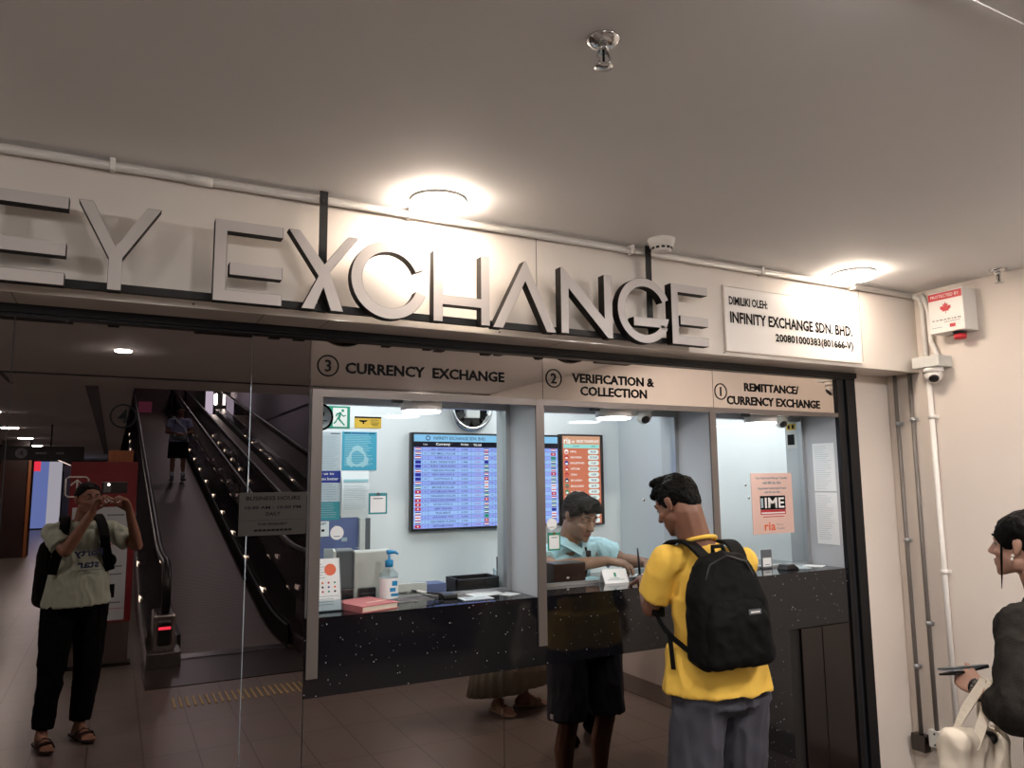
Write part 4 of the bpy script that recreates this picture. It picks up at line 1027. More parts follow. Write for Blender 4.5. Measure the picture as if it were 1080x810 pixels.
# counting machine behind the glass
t = thing('counting_machine', 'grey and white banknote counting machine behind the sanitizer bottle', 'machine', (.95, .42, CT))
side = [(0, 0), (.24, 0), (.245, .06), (.20, .14), (.12, .185), (.03, .20), (0, .195)]
MB('plastic_offwhite').prism(side, (1.035, .285, CT), (0, 1, 0), FZ, .155).build('body', t, bevel=.006)
MB('plastic_grey').prism([(0, .05), (.14, .05), (.14, .20), (.02, .21), (0, .20)], (.879, .300, CT), (0, 1, 0), FZ, .070).m('plastic_black').box((.815, .296, CT), (.888, .40, CT + .05)).build('feed_side', t, bevel=.004)
MB('plastic_offwhite').prism([(0, .03), (.16, .03), (.16, .20), (.02, .21), (0, .20)], (.809, .298, CT), (0, 1, 0), FZ, .012).build('side_plate', t, bevel=.003)
MB('plastic_black').box((.895, .262, CT + .0), (.965, .285, CT + .052), .003).m('plastic_grey').box((.90, .2605, CT + .030), (.96, .262, CT + .034)).build('stacker', t)
t = thing('cash_tray', 'blue and black tray behind the leaflets, left of the counting machine'.replace('left of', 'next to'), 'tray', (.74, .42, CT))
MB('plastic_black').box((.66, .38, CT), (.775, .50, CT + .145), .003).m('sanitizer_blue').box((.655, .375, CT + .105), (.780, .505, CT + .132), .004).build('tray', t)
# pen on a cord and its base, papers
t = thing('pen_holder', 'black pen with curled cord and block stand on the currency counter', 'pen', (1.22, .16, CT))
MB('plastic_black').box((1.205, .135, CT), (1.270, .190, CT + .020), .004).build('base', t)
MB('plastic_black').tube([(1.215, .165, CT + .018), (1.15, .18, CT + .028), (1.09, .19, CT + .040)], [.0045, .004, .0025], 8).m('plastic_white').tube([(1.15, .18, CT + .0285), (1.11, .186, CT + .036)], .0044, 8).build('pen', t)
MB('plastic_black').tube([(1.09 + .10 * k / 12, .19 - .09 * math.sin(math.pi * k / 12), CT + .004 + .034 * (1 - k / 12)) for k in range(13)] + [(1.21, .15, CT + .004)], .0022, 6).build('cord', t)
def paperstack(lab, c, w, d, rot, m='paper', h=.002, bars=True, name='form_sheet'):
    M_ = Matrix.Translation((c[0], c[1], CT)) @ Matrix.Rotation(R(rot), 4, 'Z')
    t = thing(name, lab, 'paper', (c[0], c[1], CT))
    b = MB(m); b.box((-w/2, -d/2, .0005), (w/2, d/2, h), 0, M_)
    if bars:
        b.m('ink_light')
        for k in range(5): b.box((-w*.4, -d*.35 + k*d*.15, h), (w*.3, -d*.33 + k*d*.15, h + .0004), 0, M_)
    b.build('sheet', t)
paperstack('open white form lying at the glass by the black box', (1.42, .185), .15, .085, 6)
paperstack('grey printed leaflet on the currency counter edge', (1.335, .10), .13, .075, -4, 'paper_grey')
paperstack('folded white slip beside the partition of the currency counter', (1.50, .13), .07, .08, 20, 'paper')
paperstack('blue form on the worktop behind the currency glass', (1.22, .33), .12, .10, 0, 'navy_board', .045, False, 'form_block')
t = thing('name_plate', 'long white plate with small lettering behind the currency glass', 'plate', (1.10, .28, CT))
MB('plastic_offwhite').box((1.01, .275, CT), (1.19, .30, CT + .055), .002).build('plate', t); letters(t, [('AUTHORISED CHANGER', 1.10, CT + .018, .10, .012)], O=(0, .275, 0))
t = thing('cash_box', 'black open box behind the currency window', 'box', (1.44, .36, CT))
b = MB('plastic_black'); b.box((1.335, .305, CT), (1.345, .42, CT + .055)).box((1.535, .305, CT), (1.545, .42, CT + .055)).box((1.335, .305, CT), (1.545, .315, CT + .050)).box((1.335, .41, CT), (1.545, .42, CT + .055)).box((1.335, .305, CT), (1.545, .42, CT + .01)); b.build('box', t, bevel=.002)
t = thing('stationery_cup', 'clear cup of orange and black stationery beside the black box', 'cup', (1.585, .34, CT))
MB('clear_plastic').lathe([(.028, 0), (.032, .075), (.030, .075), (.0265, .003)], (1.505 + .085, .34 + .05, CT)).build('cup', t)
MB('orange').lathe([(.024, .004), (.024, .035)], (1.59, .39, CT)).build('contents', t)
MB('plastic_black').box((1.575, .385, CT + .03), (1.605, .395, CT + .13), .003).build('marker', t)
# clerk's window: dark box, tent card, pen stand, slips
t = thing('tissue_box', 'dark brown wooden box behind the glass in front of the clerk', 'box', (1.90, .33, CT))
MB('dark_wood').box((1.815, .275, CT), (1.985, .37, CT + .092), .003).m('alu').box((1.815, .273, CT + .088), (1.985, .276, CT + .092)).build('box', t)
MB('plastic_white').box((1.88, .2742, CT + .022), (1.893, .2752, CT + .03)).build('sticker', t)
t = thing('machine', 'dark device with angular top at the partition beside the clerk', 'machine', (1.73, .40, CT))
MB('plastic_black').prism([(0, 0), (.12, 0), (.12, .075), (.06, .11), (0, .06)], (1.745, .31, CT), (0, 1, 0), FZ, .135).build('casing', t, bevel=.004)
t.name = 'card_printer'
t = thing('tent_card', 'small white folded card standing on the counter before the clerk', 'card', (2.09, .2, CT))
TX = V((.993, -.12, 0)).normalized(); OT = V((2.085, .165, CT))
yl = (Matrix.Rotation(-.42, 4, 'X') @ V((0, 0, 1))); yr = (Matrix.Rotation(.42, 4, 'X') @ V((0, 0, 1)))
b = MB('paper'); b.prism(rectp(-.063, 0, .063, .066), OT, TX, yl, .0012); b.prism(rectp(-.063, 0, .063, .066), OT + V((0, .054, 0)), TX, yr, .0012)
b.m('green_sign').rect(OT, TX, yl, -.006, .030, .006, .050, .0006); b.m('ink_light').rect(OT, TX, yl, -.045, .015, .045, .018, .0006).rect(OT, TX, yl, -.03, .022, .02, .025, .0006); b.build('card', t)
t = thing('desk_pen', 'black pen standing upright in its base at the clerk\'s window', 'pen', (2.235, .19, CT))
MB('plastic_black').lathe([(.030, 0), (.030, .008), (.014, .016), (.010, .028)], (2.235, .19, CT)).build('base', t)
MB('plastic_black').tube([(2.235, .19, CT + .020), (2.232, .192, CT + .10), (2.229, .194, CT + .150)], [.0055, .0055, .003], 10).build('pen', t)
t = thing('desk_pen', 'black pen standing in its base beside the customer\'s cheek', 'pen', (2.50, .19, CT))
MB('plastic_black').lathe([(.030, 0), (.030, .008), (.014, .016), (.010, .028)], (2.49, .20, CT)).build('base', t)
MB('plastic_black').tube([(2.49, .20, CT + .020), (2.488, .2, CT + .10), (2.486, .2, CT + .150)], [.0055, .0055, .003], 10).build('pen', t)
paperstack('white slips under the clerk\'s hands', (2.36, .335), .16, .09, -12)
paperstack('white slip on the counter before the customer', (2.33, .12), .12, .10, 8)
paperstack('pale blue paper under the clerk\'s forearm', (2.06, .36), .14, .09, 15, 'cyan_pale')
# remittance counter
t = thing('qr_stand', 'small framed payment card standing on the remittance counter', 'card', (3.085, .235, CT))
MB('plastic_grey').box((3.045, .205, CT), (3.120, .212, CT + .098), .003).m('paper').box((3.053, .2035, CT + .01), (3.112, .205, CT + .055)).m('ink_grey').rect((0, .2035, 0), FX, FZ, 3.065, CT + .018, 3.10, CT + .022, .0005).build('card', t)
MB('plastic_grey').box((3.05, .20, CT), (3.115, .232, CT + .006), .002).build('foot', t)
t.name = 'card_stand'
t = thing('calculator', 'small black gadget beside the framed card on the remittance counter', 'calculator', (3.15, .17, CT))
MB('plastic_black').prism([(-.035, 0), (.055, 0), (.050, .012), (.02, .03), (-.02, .026)], (3.125, .15, CT), FX, FZ, -.07).build('body', t, bevel=.004)
paperstack('printed leaflet lying nearest the framed card', (3.24, .14), .10, .09, -18, 'paper_grey')
paperstack('printed leaflet at the far end of the remittance counter', (3.37, .15), .09, .10, 28, 'paper')
paperstack('leaflet lying close to the remittance counter glass', (3.34, .21), .12, .04, 2, 'paper_grey')
# booth ceiling panels, out of view; the far one added to brighten its end
for x, lab in ((1.1, 'square light panel over the machine end of the booth'), (2.2, 'square light panel above the clerk'), (3.35, 'square light panel behind the remittance window'), (4.25, 'added unseen light panel in the far end of the booth')):
    t = thing('light_panel', lab, 'lamp', (x, .75, 2.40))
    MB('plastic_white').box((x - .31, .50, 2.375), (x + .31, 1.12, 2.3999)).build('frame', t)
    MB('lamp_panel').box((x - .29, .52, 2.371), (x + .29, 1.10, 2.3745)).build('diffuser', t)

# ================================================================ MALL BEHIND THE CAMERA (seen in the mirrors)
for i, (x, y, lab) in enumerate(((-1.55, -9.6, 'nearest'), (-1.66, -13.07, 'second'), (-1.72, -16.53, 'third'), (-1.81, -20.25, 'fourth'), (-1.85, -24.2, 'fifth'), (-1.9, -28.5, 'sixth'))):
    disc_lamp('downlight', x, y, CZ, .14, 'lamp_mall', 'round downlight, %s of the row receding down the mall' % lab, 'round downlights receding down the mall', .012)
disc_lamp('downlight', .02, -3.55, CZ, .06, 'lamp_mall', 'round downlight above the photographer, mirrored in the soffit', h=.012)
for x, y, lab in ((-1.9, -2.17, 'added unseen downlight on the open ceiling beyond the tall mirrors'), (1.3, -2.17, 'added unseen downlight on the ceiling behind the waiting customer'), (3.05, -2.17, 'added unseen downlight above the two women by the right wall'), (-4.6, -2.17, 'added unseen downlight farthest along the shop front ceiling'), (-1.9, -5.7, 'added unseen downlight near the directory totem'), (3.2, -5.7, 'added unseen downlight before the second walkway')):  # extra lamps kept out of view, added to brighten ceiling, wall and people
    disc_lamp('downlight', x, y, CZ, .11, 'lamp_wall_fill' if x == 3.05 else 'lamp_mall', lab, h=.018 if y == -2.17 and x > 0 else .045)
for y, lab in ((-9, 'added unseen upper lamp over the lower end of the moving walkway'), (-16, 'added unseen upper lamp over the rider on the walkway'), (-24, 'added unseen upper lamp over the top of the walkway')):  # unseen lamps added to light the dark void over the walkways
    disc_lamp('upper_fill_lamp', 2.4, y, 6.4, .30, 'lamp_void_fill', lab, h=.02)
t = thing('strip_lamp', 'thin white strip light on the distant mall ceiling', 'lamp', (-2, -40, CZ))
MB('plastic_white').box((-2.05, -52, CZ - .03), (-1.95, -33, CZ - .001)).m('strip_glow').box((-2.03, -52, CZ - .04), (-1.97, -33, CZ - .03)).build('tube', t)
# hanging way-finding sign
t = thing('hanging_sign', 'black hanging direction sign with a white numbered disc', 'sign', (-1.6, -12, 2.0))
MB('black_matte').box((-3.2, -12.05, 2.02), (-.46, -11.97, 2.25), .004).build('panel', t)
OS, XS = (0, -11.968, 0), (-1, 0, 0)     # faces +y : X = -x
b = MB('plastic_grey'); b.disc(OS, XS, FZ, 1.36, 2.135, .085, .001); b.m('ink').text('JL', OS, XS, FZ, 1.36, 2.135, .07, .08, .002, .02)
b.m('ink_grey')
for xx, ww in ((.75, .12), (1.0, .16), (1.75, .25), (2.2, .3), (2.7, .2)): b.rect(OS, XS, FZ, xx, 2.12, xx + ww, 2.15, .001)
b.build('print', t)
for x in (-2.6, -.95): MB('black_matte').cyl((x, -12.01, 2.25), (x, -12.01, CZ), .012).build('hanger', t)
# directory totem
t = thing('directory_totem', 'red and white directory totem with an arrow behind the photographer', 'totem', (-.04, -5.15, 0))
MB('red_dark').box((-.34, -5.24, .38), (.20, -5.10, 1.82), .004).build('cabinet', t)
OD = (0, -5.099, 0)
b = MB('paper_grey'); b.rect(OD, XS, FZ, -.145, .40, .31, 1.41, .001); b.build('list_panel', t)
b = MB('plastic_white')
sq = .088; cx_, cz_ = .285, 1.595
for a in range(4):
    pass
b.tube([(-(cx_ - sq), OD[1] + .003, cz_ - sq + .02), (-(cx_ - sq), OD[1] + .003, cz_ + sq - .02), (-(cx_ - sq + .02), OD[1] + .003, cz_ + sq), (-(cx_ + sq - .02), OD[1] + .003, cz_ + sq), (-(cx_ + sq), OD[1] + .003, cz_ + sq - .02), (-(cx_ + sq), OD[1] + .003, cz_ - sq + .02), (-(cx_ + sq - .02), OD[1] + .003, cz_ - sq), (-(cx_ - .03), OD[1] + .003, cz_ - sq)], .008, 6)
b.tube([(-cx_, OD[1] + .003, cz_ - .05), (-cx_, OD[1] + .003, cz_ + .06)], .008, 6).tube([(-cx_ + .05, OD[1] + .003, cz_ + .012), (-cx_, OD[1] + .003, cz_ + .062), (-cx_ - .05, OD[1] + .003, cz_ + .012)], .008, 6)
b.build('arrow_sign', t)
b = MB('ink'); b.disc(OD, XS, FZ, .0, .93, .065, .002).rect(OD, XS, FZ, -.06, .60, .08, .72, .002).disc(OD, XS, FZ, .0, .93, .0, .002)
b.m('paper_grey').prism([(-.02, .91), (.02, .91), (.02, .935), (.035, .935), (.0, .965), (-.035, .935), (-.02, .935)], (0, OD[1] + .003, 0), XS, FZ, .001)
b.m('ink').rect(OD, XS, FZ, .16, 1.22, .25, 1.36, .002)
b.m('ink_grey')
for z in (1.33, 1.20, .87, .80, .55): b.rect(OD, XS, FZ, -.11, z, .03, z + .012, .002)
b.m('red').rect(OD, XS, FZ, -.145, 1.07, .31, 1.115, .002).rect(OD, XS, FZ, -.145, .50, .31, .505, .002); b.build('icons', t)
letters(t, [('TO GO', -.02, 1.47, .16, .05), ('MORE LEVELS', .06, 1.092, .26, .028)], 'plastic_white', 'lettering', OD, XS, off=.003)
MB('wood_warm').box((-.05, -5.30, 1.60), (.16, -5.245, 1.93)).build('top_board', t)
MB('steel').box((-.33, -5.23, .02), (.19, -5.11, .38), .003).m('steel_dark').box((-.36, -5.26, 0), (.22, -5.08, .02)).build('base', t)
# shops far down on the other side
t = thing('red_shop', 'dark red shop front far down the mall', 'shop', (-4, -20, 0))
MB('red_dark').box((-7, -20.4, 0), (-2.35, -20.0, 2.15)).build('wall', t)
MB('black_matte').box((-7, -20.4, 2.15), (-2.0, -19.85, CZ)).build('fascia', t)
MB('paper_grey').box((-2.72, -20.0, 1.15), (-2.50, -19.985, 1.42)).build('notice', t)
MB('steel_dark').box((-2.35, -20.4, 0), (-2.25, -19.98, 2.15)).build('door_frame', t)
t = thing('pillar', 'brown clad pillar between the red shop and the blue lit column', 'pillar', (-1.95, -17.8, 0))
MB('dark_wood').box((-2.25, -18.2, 0), (-1.72, -17.6, CZ)).m('wood_warm').box((-1.74, -18.2, 0), (-1.66, -17.6, 2.3)).build('cladding', t)
t = thing('light_column', 'column glowing blue and white at the end of the mall', 'column', (-2.3, -30, 0))
MB('led_blue').lathe([(.36, .05), (.36, 2.45)], (-2.42, -30, 0), seg=24).build('lit_panel', t)
MB('led_pale').lathe([(.30, .05), (.30, 2.45)], (-2.0, -30.1, 0), seg=24).build('side_panel', t)
MB('red_led').box((-2.62, -29.5, 2.10), (-2.35, -29.45, 2.45)).build('red_sign', t)
MB('black_matte').box((-2.9, -30.4, 0), (-1.6, -29.6, .05)).build('plinth', t)
t = thing('grey_door', 'grey door panel beyond the blue lit column', 'door', (-1.5, -34, 0))
MB('lilac_wall').box((-1.85, -34.2, 0), (-1.05, -34, 2.4)).build('panel', t)
MB('wood_warm').box((-1.05, -34.2, 0), (-.75, -34, 2.4)).build('frame', t)
# ---------------- moving walkways
SL = math.tan(R(11)); YB = -5.45
def zr(y):     # height of the tread belt at world y
    d = YB - y
    if d <= 0: return 0.0
    k = 1.2
    return SL * d * d / (2 * k) if d < k else SL * (d - k / 2)
YS = [-4.75, -5.0, -5.2, -5.45, -5.75, -6.05, -6.35, -6.65, -7.5, -9, -11, -13, -15, -17, -19, -21, -23, -25, -27.5]
def slabpath(b, x0, x1, lo, hi, ys):
    ring = []
    for y in ys:
        z = zr(y); ring.append([b.bm.verts.new(p) for p in ((x0, y, z + lo), (x1, y, z + lo), (x1, y, z + hi), (x0, y, z + hi))])
    for a, c in zip(ring, ring[1:]):
        for k in range(4): f = b.bm.faces.new((a[k], a[(k+1) % 4], c[(k+1) % 4], c[k])); f.material_index = b.cur
    for rg in (ring[0][::-1], ring[-1]): f = b.bm.faces.new(rg); f.material_index = b.cur
    return b
def balustrade(t, x, w, first=True):
    y0 = YS[0]
    slabpath(MB('steel'), x - w/2, x + w/2, -.02, .20, YS[2:]).build('cladding', t)
    slabpath(MB('steel_dark'), x - w/2 + .02, x + w/2 - .02, .20, .235, YS[2:]).build('deck', t)
    slabpath(MB('rail_glass'), x - .006, x + .006, .235, .86, YS[2:]).build('glass_panel', t)
    pts = [(x, y, zr(y) + .90) for y in reversed(YS[1:])]
    cy, cz, r = YS[1] + .02, .66, .24
    pts += [(x, cy + r * math.sin(R(a)), cz + r * math.cos(R(a))) for a in (20, 45, 70, 95, 120, 145, 170, 190)]
    MB('rubber').tube(pts, .038, 12).build('handrail', t)
    MB('clear_plastic').tube([(x, cy + .19 * math.sin(R(a)), cz - .02 + .2 * math.cos(R(a))) for a in range(0, 181, 20)], .012, 8).build('newel_trim', t)
    MB('rail_glass').prism([(-.30, -.45), (-.02, -.45)] + [(.19 * math.sin(R(a)), .19 * math.cos(R(a))) for a in range(170, -1, -17)] + [(-.30, .20)], (x - .006, cy, cz), (0, 1, 0), FZ, .012).build('glass_end', t)
    MB('steel').box((x - w/2, YS[2] - .02, 0), (x + w/2, YS[0] + .02, .14), .004).box((x - w/2 + .05, YS[2] - .02, .14), (x + w/2 - .05, YS[0] - .03, .46), .02).build('newel_base', t)
    MB('plastic_black').box((x - .065, YS[1], .18), (x + .065, YS[0] - .02, .42), .03).build('control_cap', t)
    MB('red_led').box((x - .05, YS[0] - .021, .33), (x + .05, YS[0] - .018, .355)).build('status_lamp', t)
    b = MB('glint_glow')  # emissive boxes painted in for ceiling lamp reflections on the steel
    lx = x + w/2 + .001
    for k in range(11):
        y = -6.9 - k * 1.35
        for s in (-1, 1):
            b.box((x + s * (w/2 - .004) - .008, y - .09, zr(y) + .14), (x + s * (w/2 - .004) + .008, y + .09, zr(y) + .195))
    b.build('skirt_glints', t)
t = thing('moving_walkway', 'sloping moving walkway carrying the rider, next to the directory totem', 'walkway', (1.15, -5, 0))
TX0, TX1 = .64, 1.60
slabpath(MB('tread'), TX0, TX1, -.06, 0.012, YS[2:]).build('tread_belt', t)
MB('landing_plate').box((.30, -5.05, 0), (1.95, -4.05, .006)).build('landing_plate', t)
MB('steel').box((TX0, -5.22, .004), (TX1, -5.02, .016)).build('comb_plate', t)
for k in range(2):
    slabpath(MB('black_matte'), (TX0 - .03, TX1)[k], (TX0, TX1 + .03)[k], -.05, .20, YS[2:]).build('skirt_panel', t)
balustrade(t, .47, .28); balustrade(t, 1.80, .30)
t = thing('moving_walkway', 'second sloping walkway beside the pale lilac wall', 'walkway', (2.8, -5, 0))
slabpath(MB('tread'), 2.42, 3.30, -.06, .012, YS[2:]).build('tread_belt', t)
MB('landing_plate').box((2.0, -5.05, 0), (3.75, -4.05, .006)).build('landing_plate', t)
for k in range(2):
    slabpath(MB('black_matte'), (2.39, 3.30)[k], (2.42, 3.33)[k], -.05, .20, YS[2:]).build('skirt_panel', t)
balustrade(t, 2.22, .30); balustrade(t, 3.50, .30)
t = thing('stair_soffit', 'dark wedge below the moving walkways', 'wall', (2, -8, 0)); 
o = MB('maroon'); slabpath(o, .33, 3.88, -.45, -.07, YS[4:]); o = struct(o.build('wall_ramp_base')); bpy.data.objects.remove(t)
# tactile strip in front of the landing
t = thing('tactile_strip', 'row of short yellowish tactile bars in front of the walkway landing', 'strip', (1.0, -3.6, 0))
b = MB('tactile')
for k in range(22): b.box((.47 + k * .047, -3.70, 0), (.487 + k * .047, -3.42, .006), .002)
b.build('bars', t)
# upper floor
struct(MB('floor_tiles').box((.15, -40, zr(-27.5) - .12), (3.88, -27.4, zr(-27.5))).build('floor_upper'))
struct(MB('lilac_wall').box((3.80, -27.4, 0), (3.879, -6.05, 3.33)).build('wall_lilac_lower'))
struct(MB('joint_dark').prism([(-20.6, 3.33), (-8, 3.30), (-8, 3.36), (-20.6, 3.40)], (3.80, 0, 0), (0, 1, 0), FZ, -.02).build('trim_7'))
t = thing('pink_poster', 'pink poster on the dark wall at the head of the walkway', 'poster', (.9, -27, 3.8))
MB('maroon').box((.15, -27.75, zr(-27.5)), (2.6, -27.6, 6.4)).build('screen_wall', t)
MB('pink_poster').box((.68, -27.6, 4.0), (1.12, -27.585, 4.58)).build('sheet', t)
t = thing('shop_display', 'brightly lit shop display on the upper floor', 'display', (3.1, -28, 4.2))
MB('black_matte').box((2.65, -28.4, zr(-27.5)), (3.6, -28, 5.6)).build('wall', t)
MB('upper_glow').box((2.98, -28, 4.2), (3.25, -27.98, 5.1)).m('lamp_mall').box((3.30, -28, 4.6), (3.38, -27.98, 5.0)).build('lit_panel', t)
# ================================================================ FIGURES
def person(lab, loc): return thing('person', lab, 'person', loc)
def shoe(root, ank, d, m, name='shoe', s=1):
    a = V(ank); d = V((d[0], d[1], 0)).normalized(); sd = V((d.y, -d.x, 0)); g = a.z - .08
    P = lambda x, y, z: V((a.x, a.y, g)) + d * x * s + sd * y * s + V((0, 0, z * s))
    B = Blob(); B.hull((P(-.05, 0, .03), .036*s), (P(.05, 0, .05), .036*s), (P(.0, 0, .075), .042*s)); B.hull((P(-.05, 0, .026), .034*s), (P(.05, 0, .046), .036*s), (P(.15, .012, .026), .032*s), (P(.14, -.02, .025), .028*s))
    return B.skin(name, [m], root, .006, 3)
def sandal(root, ank, d, m, s=1):
    a = V(ank); d = V((d[0], d[1], 0)).normalized(); sd = V((d.y, -d.x, 0)); g = a.z - .08
    P = lambda x, y, z: V((a.x, a.y, g)) + d * x * s + sd * y * s + V((0, 0, z * s))
    b = MB(m); out = [(-.085, 0), (-.07, .036), (.0, .036), (.09, .046), (.16, .036), (.19, .012), (.185, -.015), (.14, -.042), (.05, -.038), (-.07, -.036)]
    q = MB(m); X, Y = d, sd
    b.prism([(x*s, y*s) for x, y in out][::-1], V((a.x, a.y, g + .001)), X, Y, .016 if False else -.0 + .001)
    f1 = [b.bm.verts.new(P(x, y, 0.001)) for x, y in out]; f2 = [b.bm.verts.new(P(x, y, .016)) for x, y in out]
    for i in range(len(out)): b.bm.faces.new((f1[i], f1[(i+1) % len(out)], f2[(i+1) % len(out)], f2[i]))
    b.bm.faces.new(f1[::-1]); b.bm.faces.new(f2); q.bm.free()
    for x0 in (.055, .105):
        b.ribbon([P(x0 + .01, .046 - .2*(x0-.1)*0, .012), P(x0, .034, .05), P(x0, 0, .068 if x0 < .1 else .052), P(x0, -.034, .046), P(x0 + .005, -.044, .012)], .038*s, .005, [sd, (sd + V((0, 0, 1))), V((0, 0, 1)), (-sd + V((0, 0, 1))), -sd])
    return b.build('sandal', root)
# ---------------------------------------------------------------- the customer in yellow
H = basis((-.27, .86, -.44)); hc = V((2.005, -.37, 1.510)); S = .97
J = dict(nk=.071, head=hc, H=H, neck=V((2.055, -.42, 1.380)), shL=V((1.925, -.385, 1.300)), shR=V((2.250, -.465, 1.285)), chest=V((2.085, -.445, 1.16)), pelvis=V((2.105, -.475, .83)),
    elL=V((1.915, -.295, 1.108)), wrL=V((2.075, -.05, 1.182)), elR=V((2.335, -.30, 1.11)), wrR=V((2.23, -.04, 1.182)),
    hpL=V((1.995, -.47, .80)), hpR=V((2.20, -.48, .79)), knL=V((1.975, -.44, .46)), knR=V((2.20, -.455, .46)), anL=V((1.965, -.47, .085)), anR=V((2.175, -.49, .085)), ftL=(-.12, 1), ftR=(.15, 1))
root = person('person in a yellow T-shirt and grey shorts standing at the counter, seen from behind', (2.09, -.47, 0))
B = body(J, S, hands=(dict(w=J['wrL'], d=(.75, .62, -.05), n=(0, 0, 1), thumb=-1, s=.95, curl=(.3, .35, .4, .45)), dict(w=J['wrR'], d=(-.75, .6, -.05), n=(0, 0, 1), thumb=1, s=.95, curl=(.3, .35, .4, .45))))
B.skin('body', ['skin_brown', 'lip'], root, .005, 3, paint=lip_paint(hc, H, S))
face_bits(root, hc, H, S, 'skin_brown', .002)
hb = hair_cap(hc, H, S, extra=[[(0, .01, .075, (.066, .072, .045)), (0, .065, .075, (.045, .025, .022))], [(0, -.075, -.005, (.052, .030, .045)), (0, -.04, .04, (.076, .07, .06))], [(-.03, .03, .118, (.03, .03, .018)), (.02, -.02, .115, (.04, .04, .016))]])
pl = [(hc + H @ V((0, .02, .000)) * S, H @ V((0, .66, -.75)))]
hb.skin('hair', ['hair'], root, .0045, 2, wr=.0035, wsc=(60, 60, 60), keep=pl)
T_ = tee(J, S, dict(L=.76, R=.74), r_t=.016, wide=1.03, drop=-.03)
T_.ring((2.085, -.47, .98, .192, .142, -.2), (2.085, -.475, .822, .218, .155, -.2))
T_.skin('t_shirt', ['yellow_shirt'], root, .006, 4, wr=.007, wsc=(8, 8, 4))
B = Blob()
for a, b_ in ((0, 1),):
    pass
MB('yellow_shirt').tube([J['neck'] + V((.070*math.cos(a*math.pi/10)*S, -.012 + .066*math.sin(a*math.pi/10)*S, -.008 + .022*-math.sin(a*math.pi/10))) for a in range(20)], .0085, 8, True).build('collar', root)
sh_ = trousers(J, S, dict(L=.93, R=.93), r0=.103, r1=.096, waist=.04)
sh_.skin('shorts', ['grey_pants'], root, .006, 4, wr=.008, wsc=(14, 14, 5), seed=4)
MB('plastic_white').box((1.879, -.455, .500), (1.884, -.420, .522), 0, None).build('shorts_tag', root)
for k in 'LR': shoe(root, J['an'+k], J['ft'+k], 'black_cloth')
# backpack
t = thing('backpack', 'black backpack worn over the yellow T-shirt', 'backpack', (2.02, -.62, .93))
YW = R(-14); MBP = Matrix.Translation((2.025, -.615, 1.13)) @ Matrix.Rotation(YW, 4, 'Z') @ Matrix.Rotation(R(-3), 4, 'Y') @ Matrix.Diagonal((.80, .86, .95, 1)) @ Matrix.Translation((0, 0, -1.13))
B = Blob()
def rbx(B, x0, x1, y0, y1, z0, z1, r):
    B.hull(*[(MBP @ V((x, y, z)), r) for x in (x0 + r, x1 - r) for y in (y0 + r, y1 - r) for z in (z0 + r, z1 - r)])
B.hull(*[(MBP @ V(p), r) for p, r in (((-.15, .03, .985), .045), ((.15, .03, .985), .045), ((-.15, -.03, .965), .035), ((.15, -.03, .965), .035), ((-.135, .03, 1.20), .045), ((.135, .03, 1.20), .045), ((-.13, -.02, 1.18), .04), ((.13, -.02, 1.18), .04), ((-.08, .03, 1.30), .045), ((.08, .03, 1.30), .045), ((0, .02, 1.318), .04))])
B.skin('main_compartment', ['pack_black'], t, .006, 4, wr=.004, wsc=(12, 12, 12))
B = Blob(); B.hull(*[(MBP @ V(p), r) for p, r in (((-.13, -.062, .965), .03), ((.13, -.062, .965), .03), ((-.12, -.068, 1.10), .026), ((.12, -.068, 1.10), .026), ((-.10, -.05, 1.165), .022), ((.10, -.05, 1.165), .022))])
B.skin('front_pocket', ['pack_black'], t, .006, 3, wr=.004, wsc=(14, 14, 14), seed=3)
MB('plastic_black').tube([MBP @ V(p) for p in ((-.165, -.035, 1.06), (-.155, -.035, 1.20), (-.09, -.03, 1.318), (0, -.025, 1.345), (.09, -.03, 1.318), (.155, -.035, 1.20), (.165, -.035, 1.06))], .004, 6).build('zip', t)
MB('plastic_grey').box((.045, -.094, 1.128), (.105, -.087, 1.146), 0, MBP).build('logo_tag', t)
b = MB('plastic_white'); OT_ = MBP @ V((0, -.0945, 0)); XT = (MBP.to_3x3() @ V((1, 0, 0))); ZT = (MBP.to_3x3() @ V((0, 0, 1))); b.rect(OT_, XT, ZT, .052, 1.134, .098, 1.140, .0008); b.build('tag_print', t)
MB('pack_black').tube([MBP @ V(p) for p in ((-.03, .04, 1.345), (-.025, .05, 1.375), (.025, .05, 1.375), (.03, .04, 1.345))], .009, 8).build('haul_loop', t)
def strap(parent, pts, w=.06, th=.012, nrm=None, name='shoulder_strap', m='pack_black'):
    n = len(pts); o = []
    for i in range((n - 1) * 5 + 1):       # catmull
        u = i / 5; k = min(int(u), n - 2); f = u - k
        p0, p1, p2, p3 = [V(pts[max(0, min(n - 1, k + q))]) for q in (-1, 0, 1, 2)]
        o.append(.5 * ((2*p1) + (p2 - p0) * f + (2*p0 - 5*p1 + 4*p2 - p3) * f*f + (3*p1 - p0 - 3*p2 + p3) * f**3))
    c = sum(o, V()) / len(o)
    nr = [(V(nrm) if nrm is not None else (p - c)) for p in o]
    return MB(m).ribbon(o, w, th, nr).build(name, parent, bevel=.003)
strap(t, [(2.010, -.580, 1.262), (1.990, -.533, 1.325), (1.975, -.455, 1.373), (1.965, -.36, 1.358), (1.955, -.300, 1.25), (1.925, -.330, 1.08)])
strap(t, [(2.10, -.60, 1.262), (2.135, -.565, 1.325), (2.165, -.485, 1.368), (2.185, -.39, 1.345), (2.21, -.325, 1.22), (2.235, -.38, 1.05)])
strap(t, [(1.915, -.33, 1.09), (1.880, -.44, 1.04), (1.892, -.56, .985)], .022, .004, (-1, -.3, 0), 'webbing_strap')
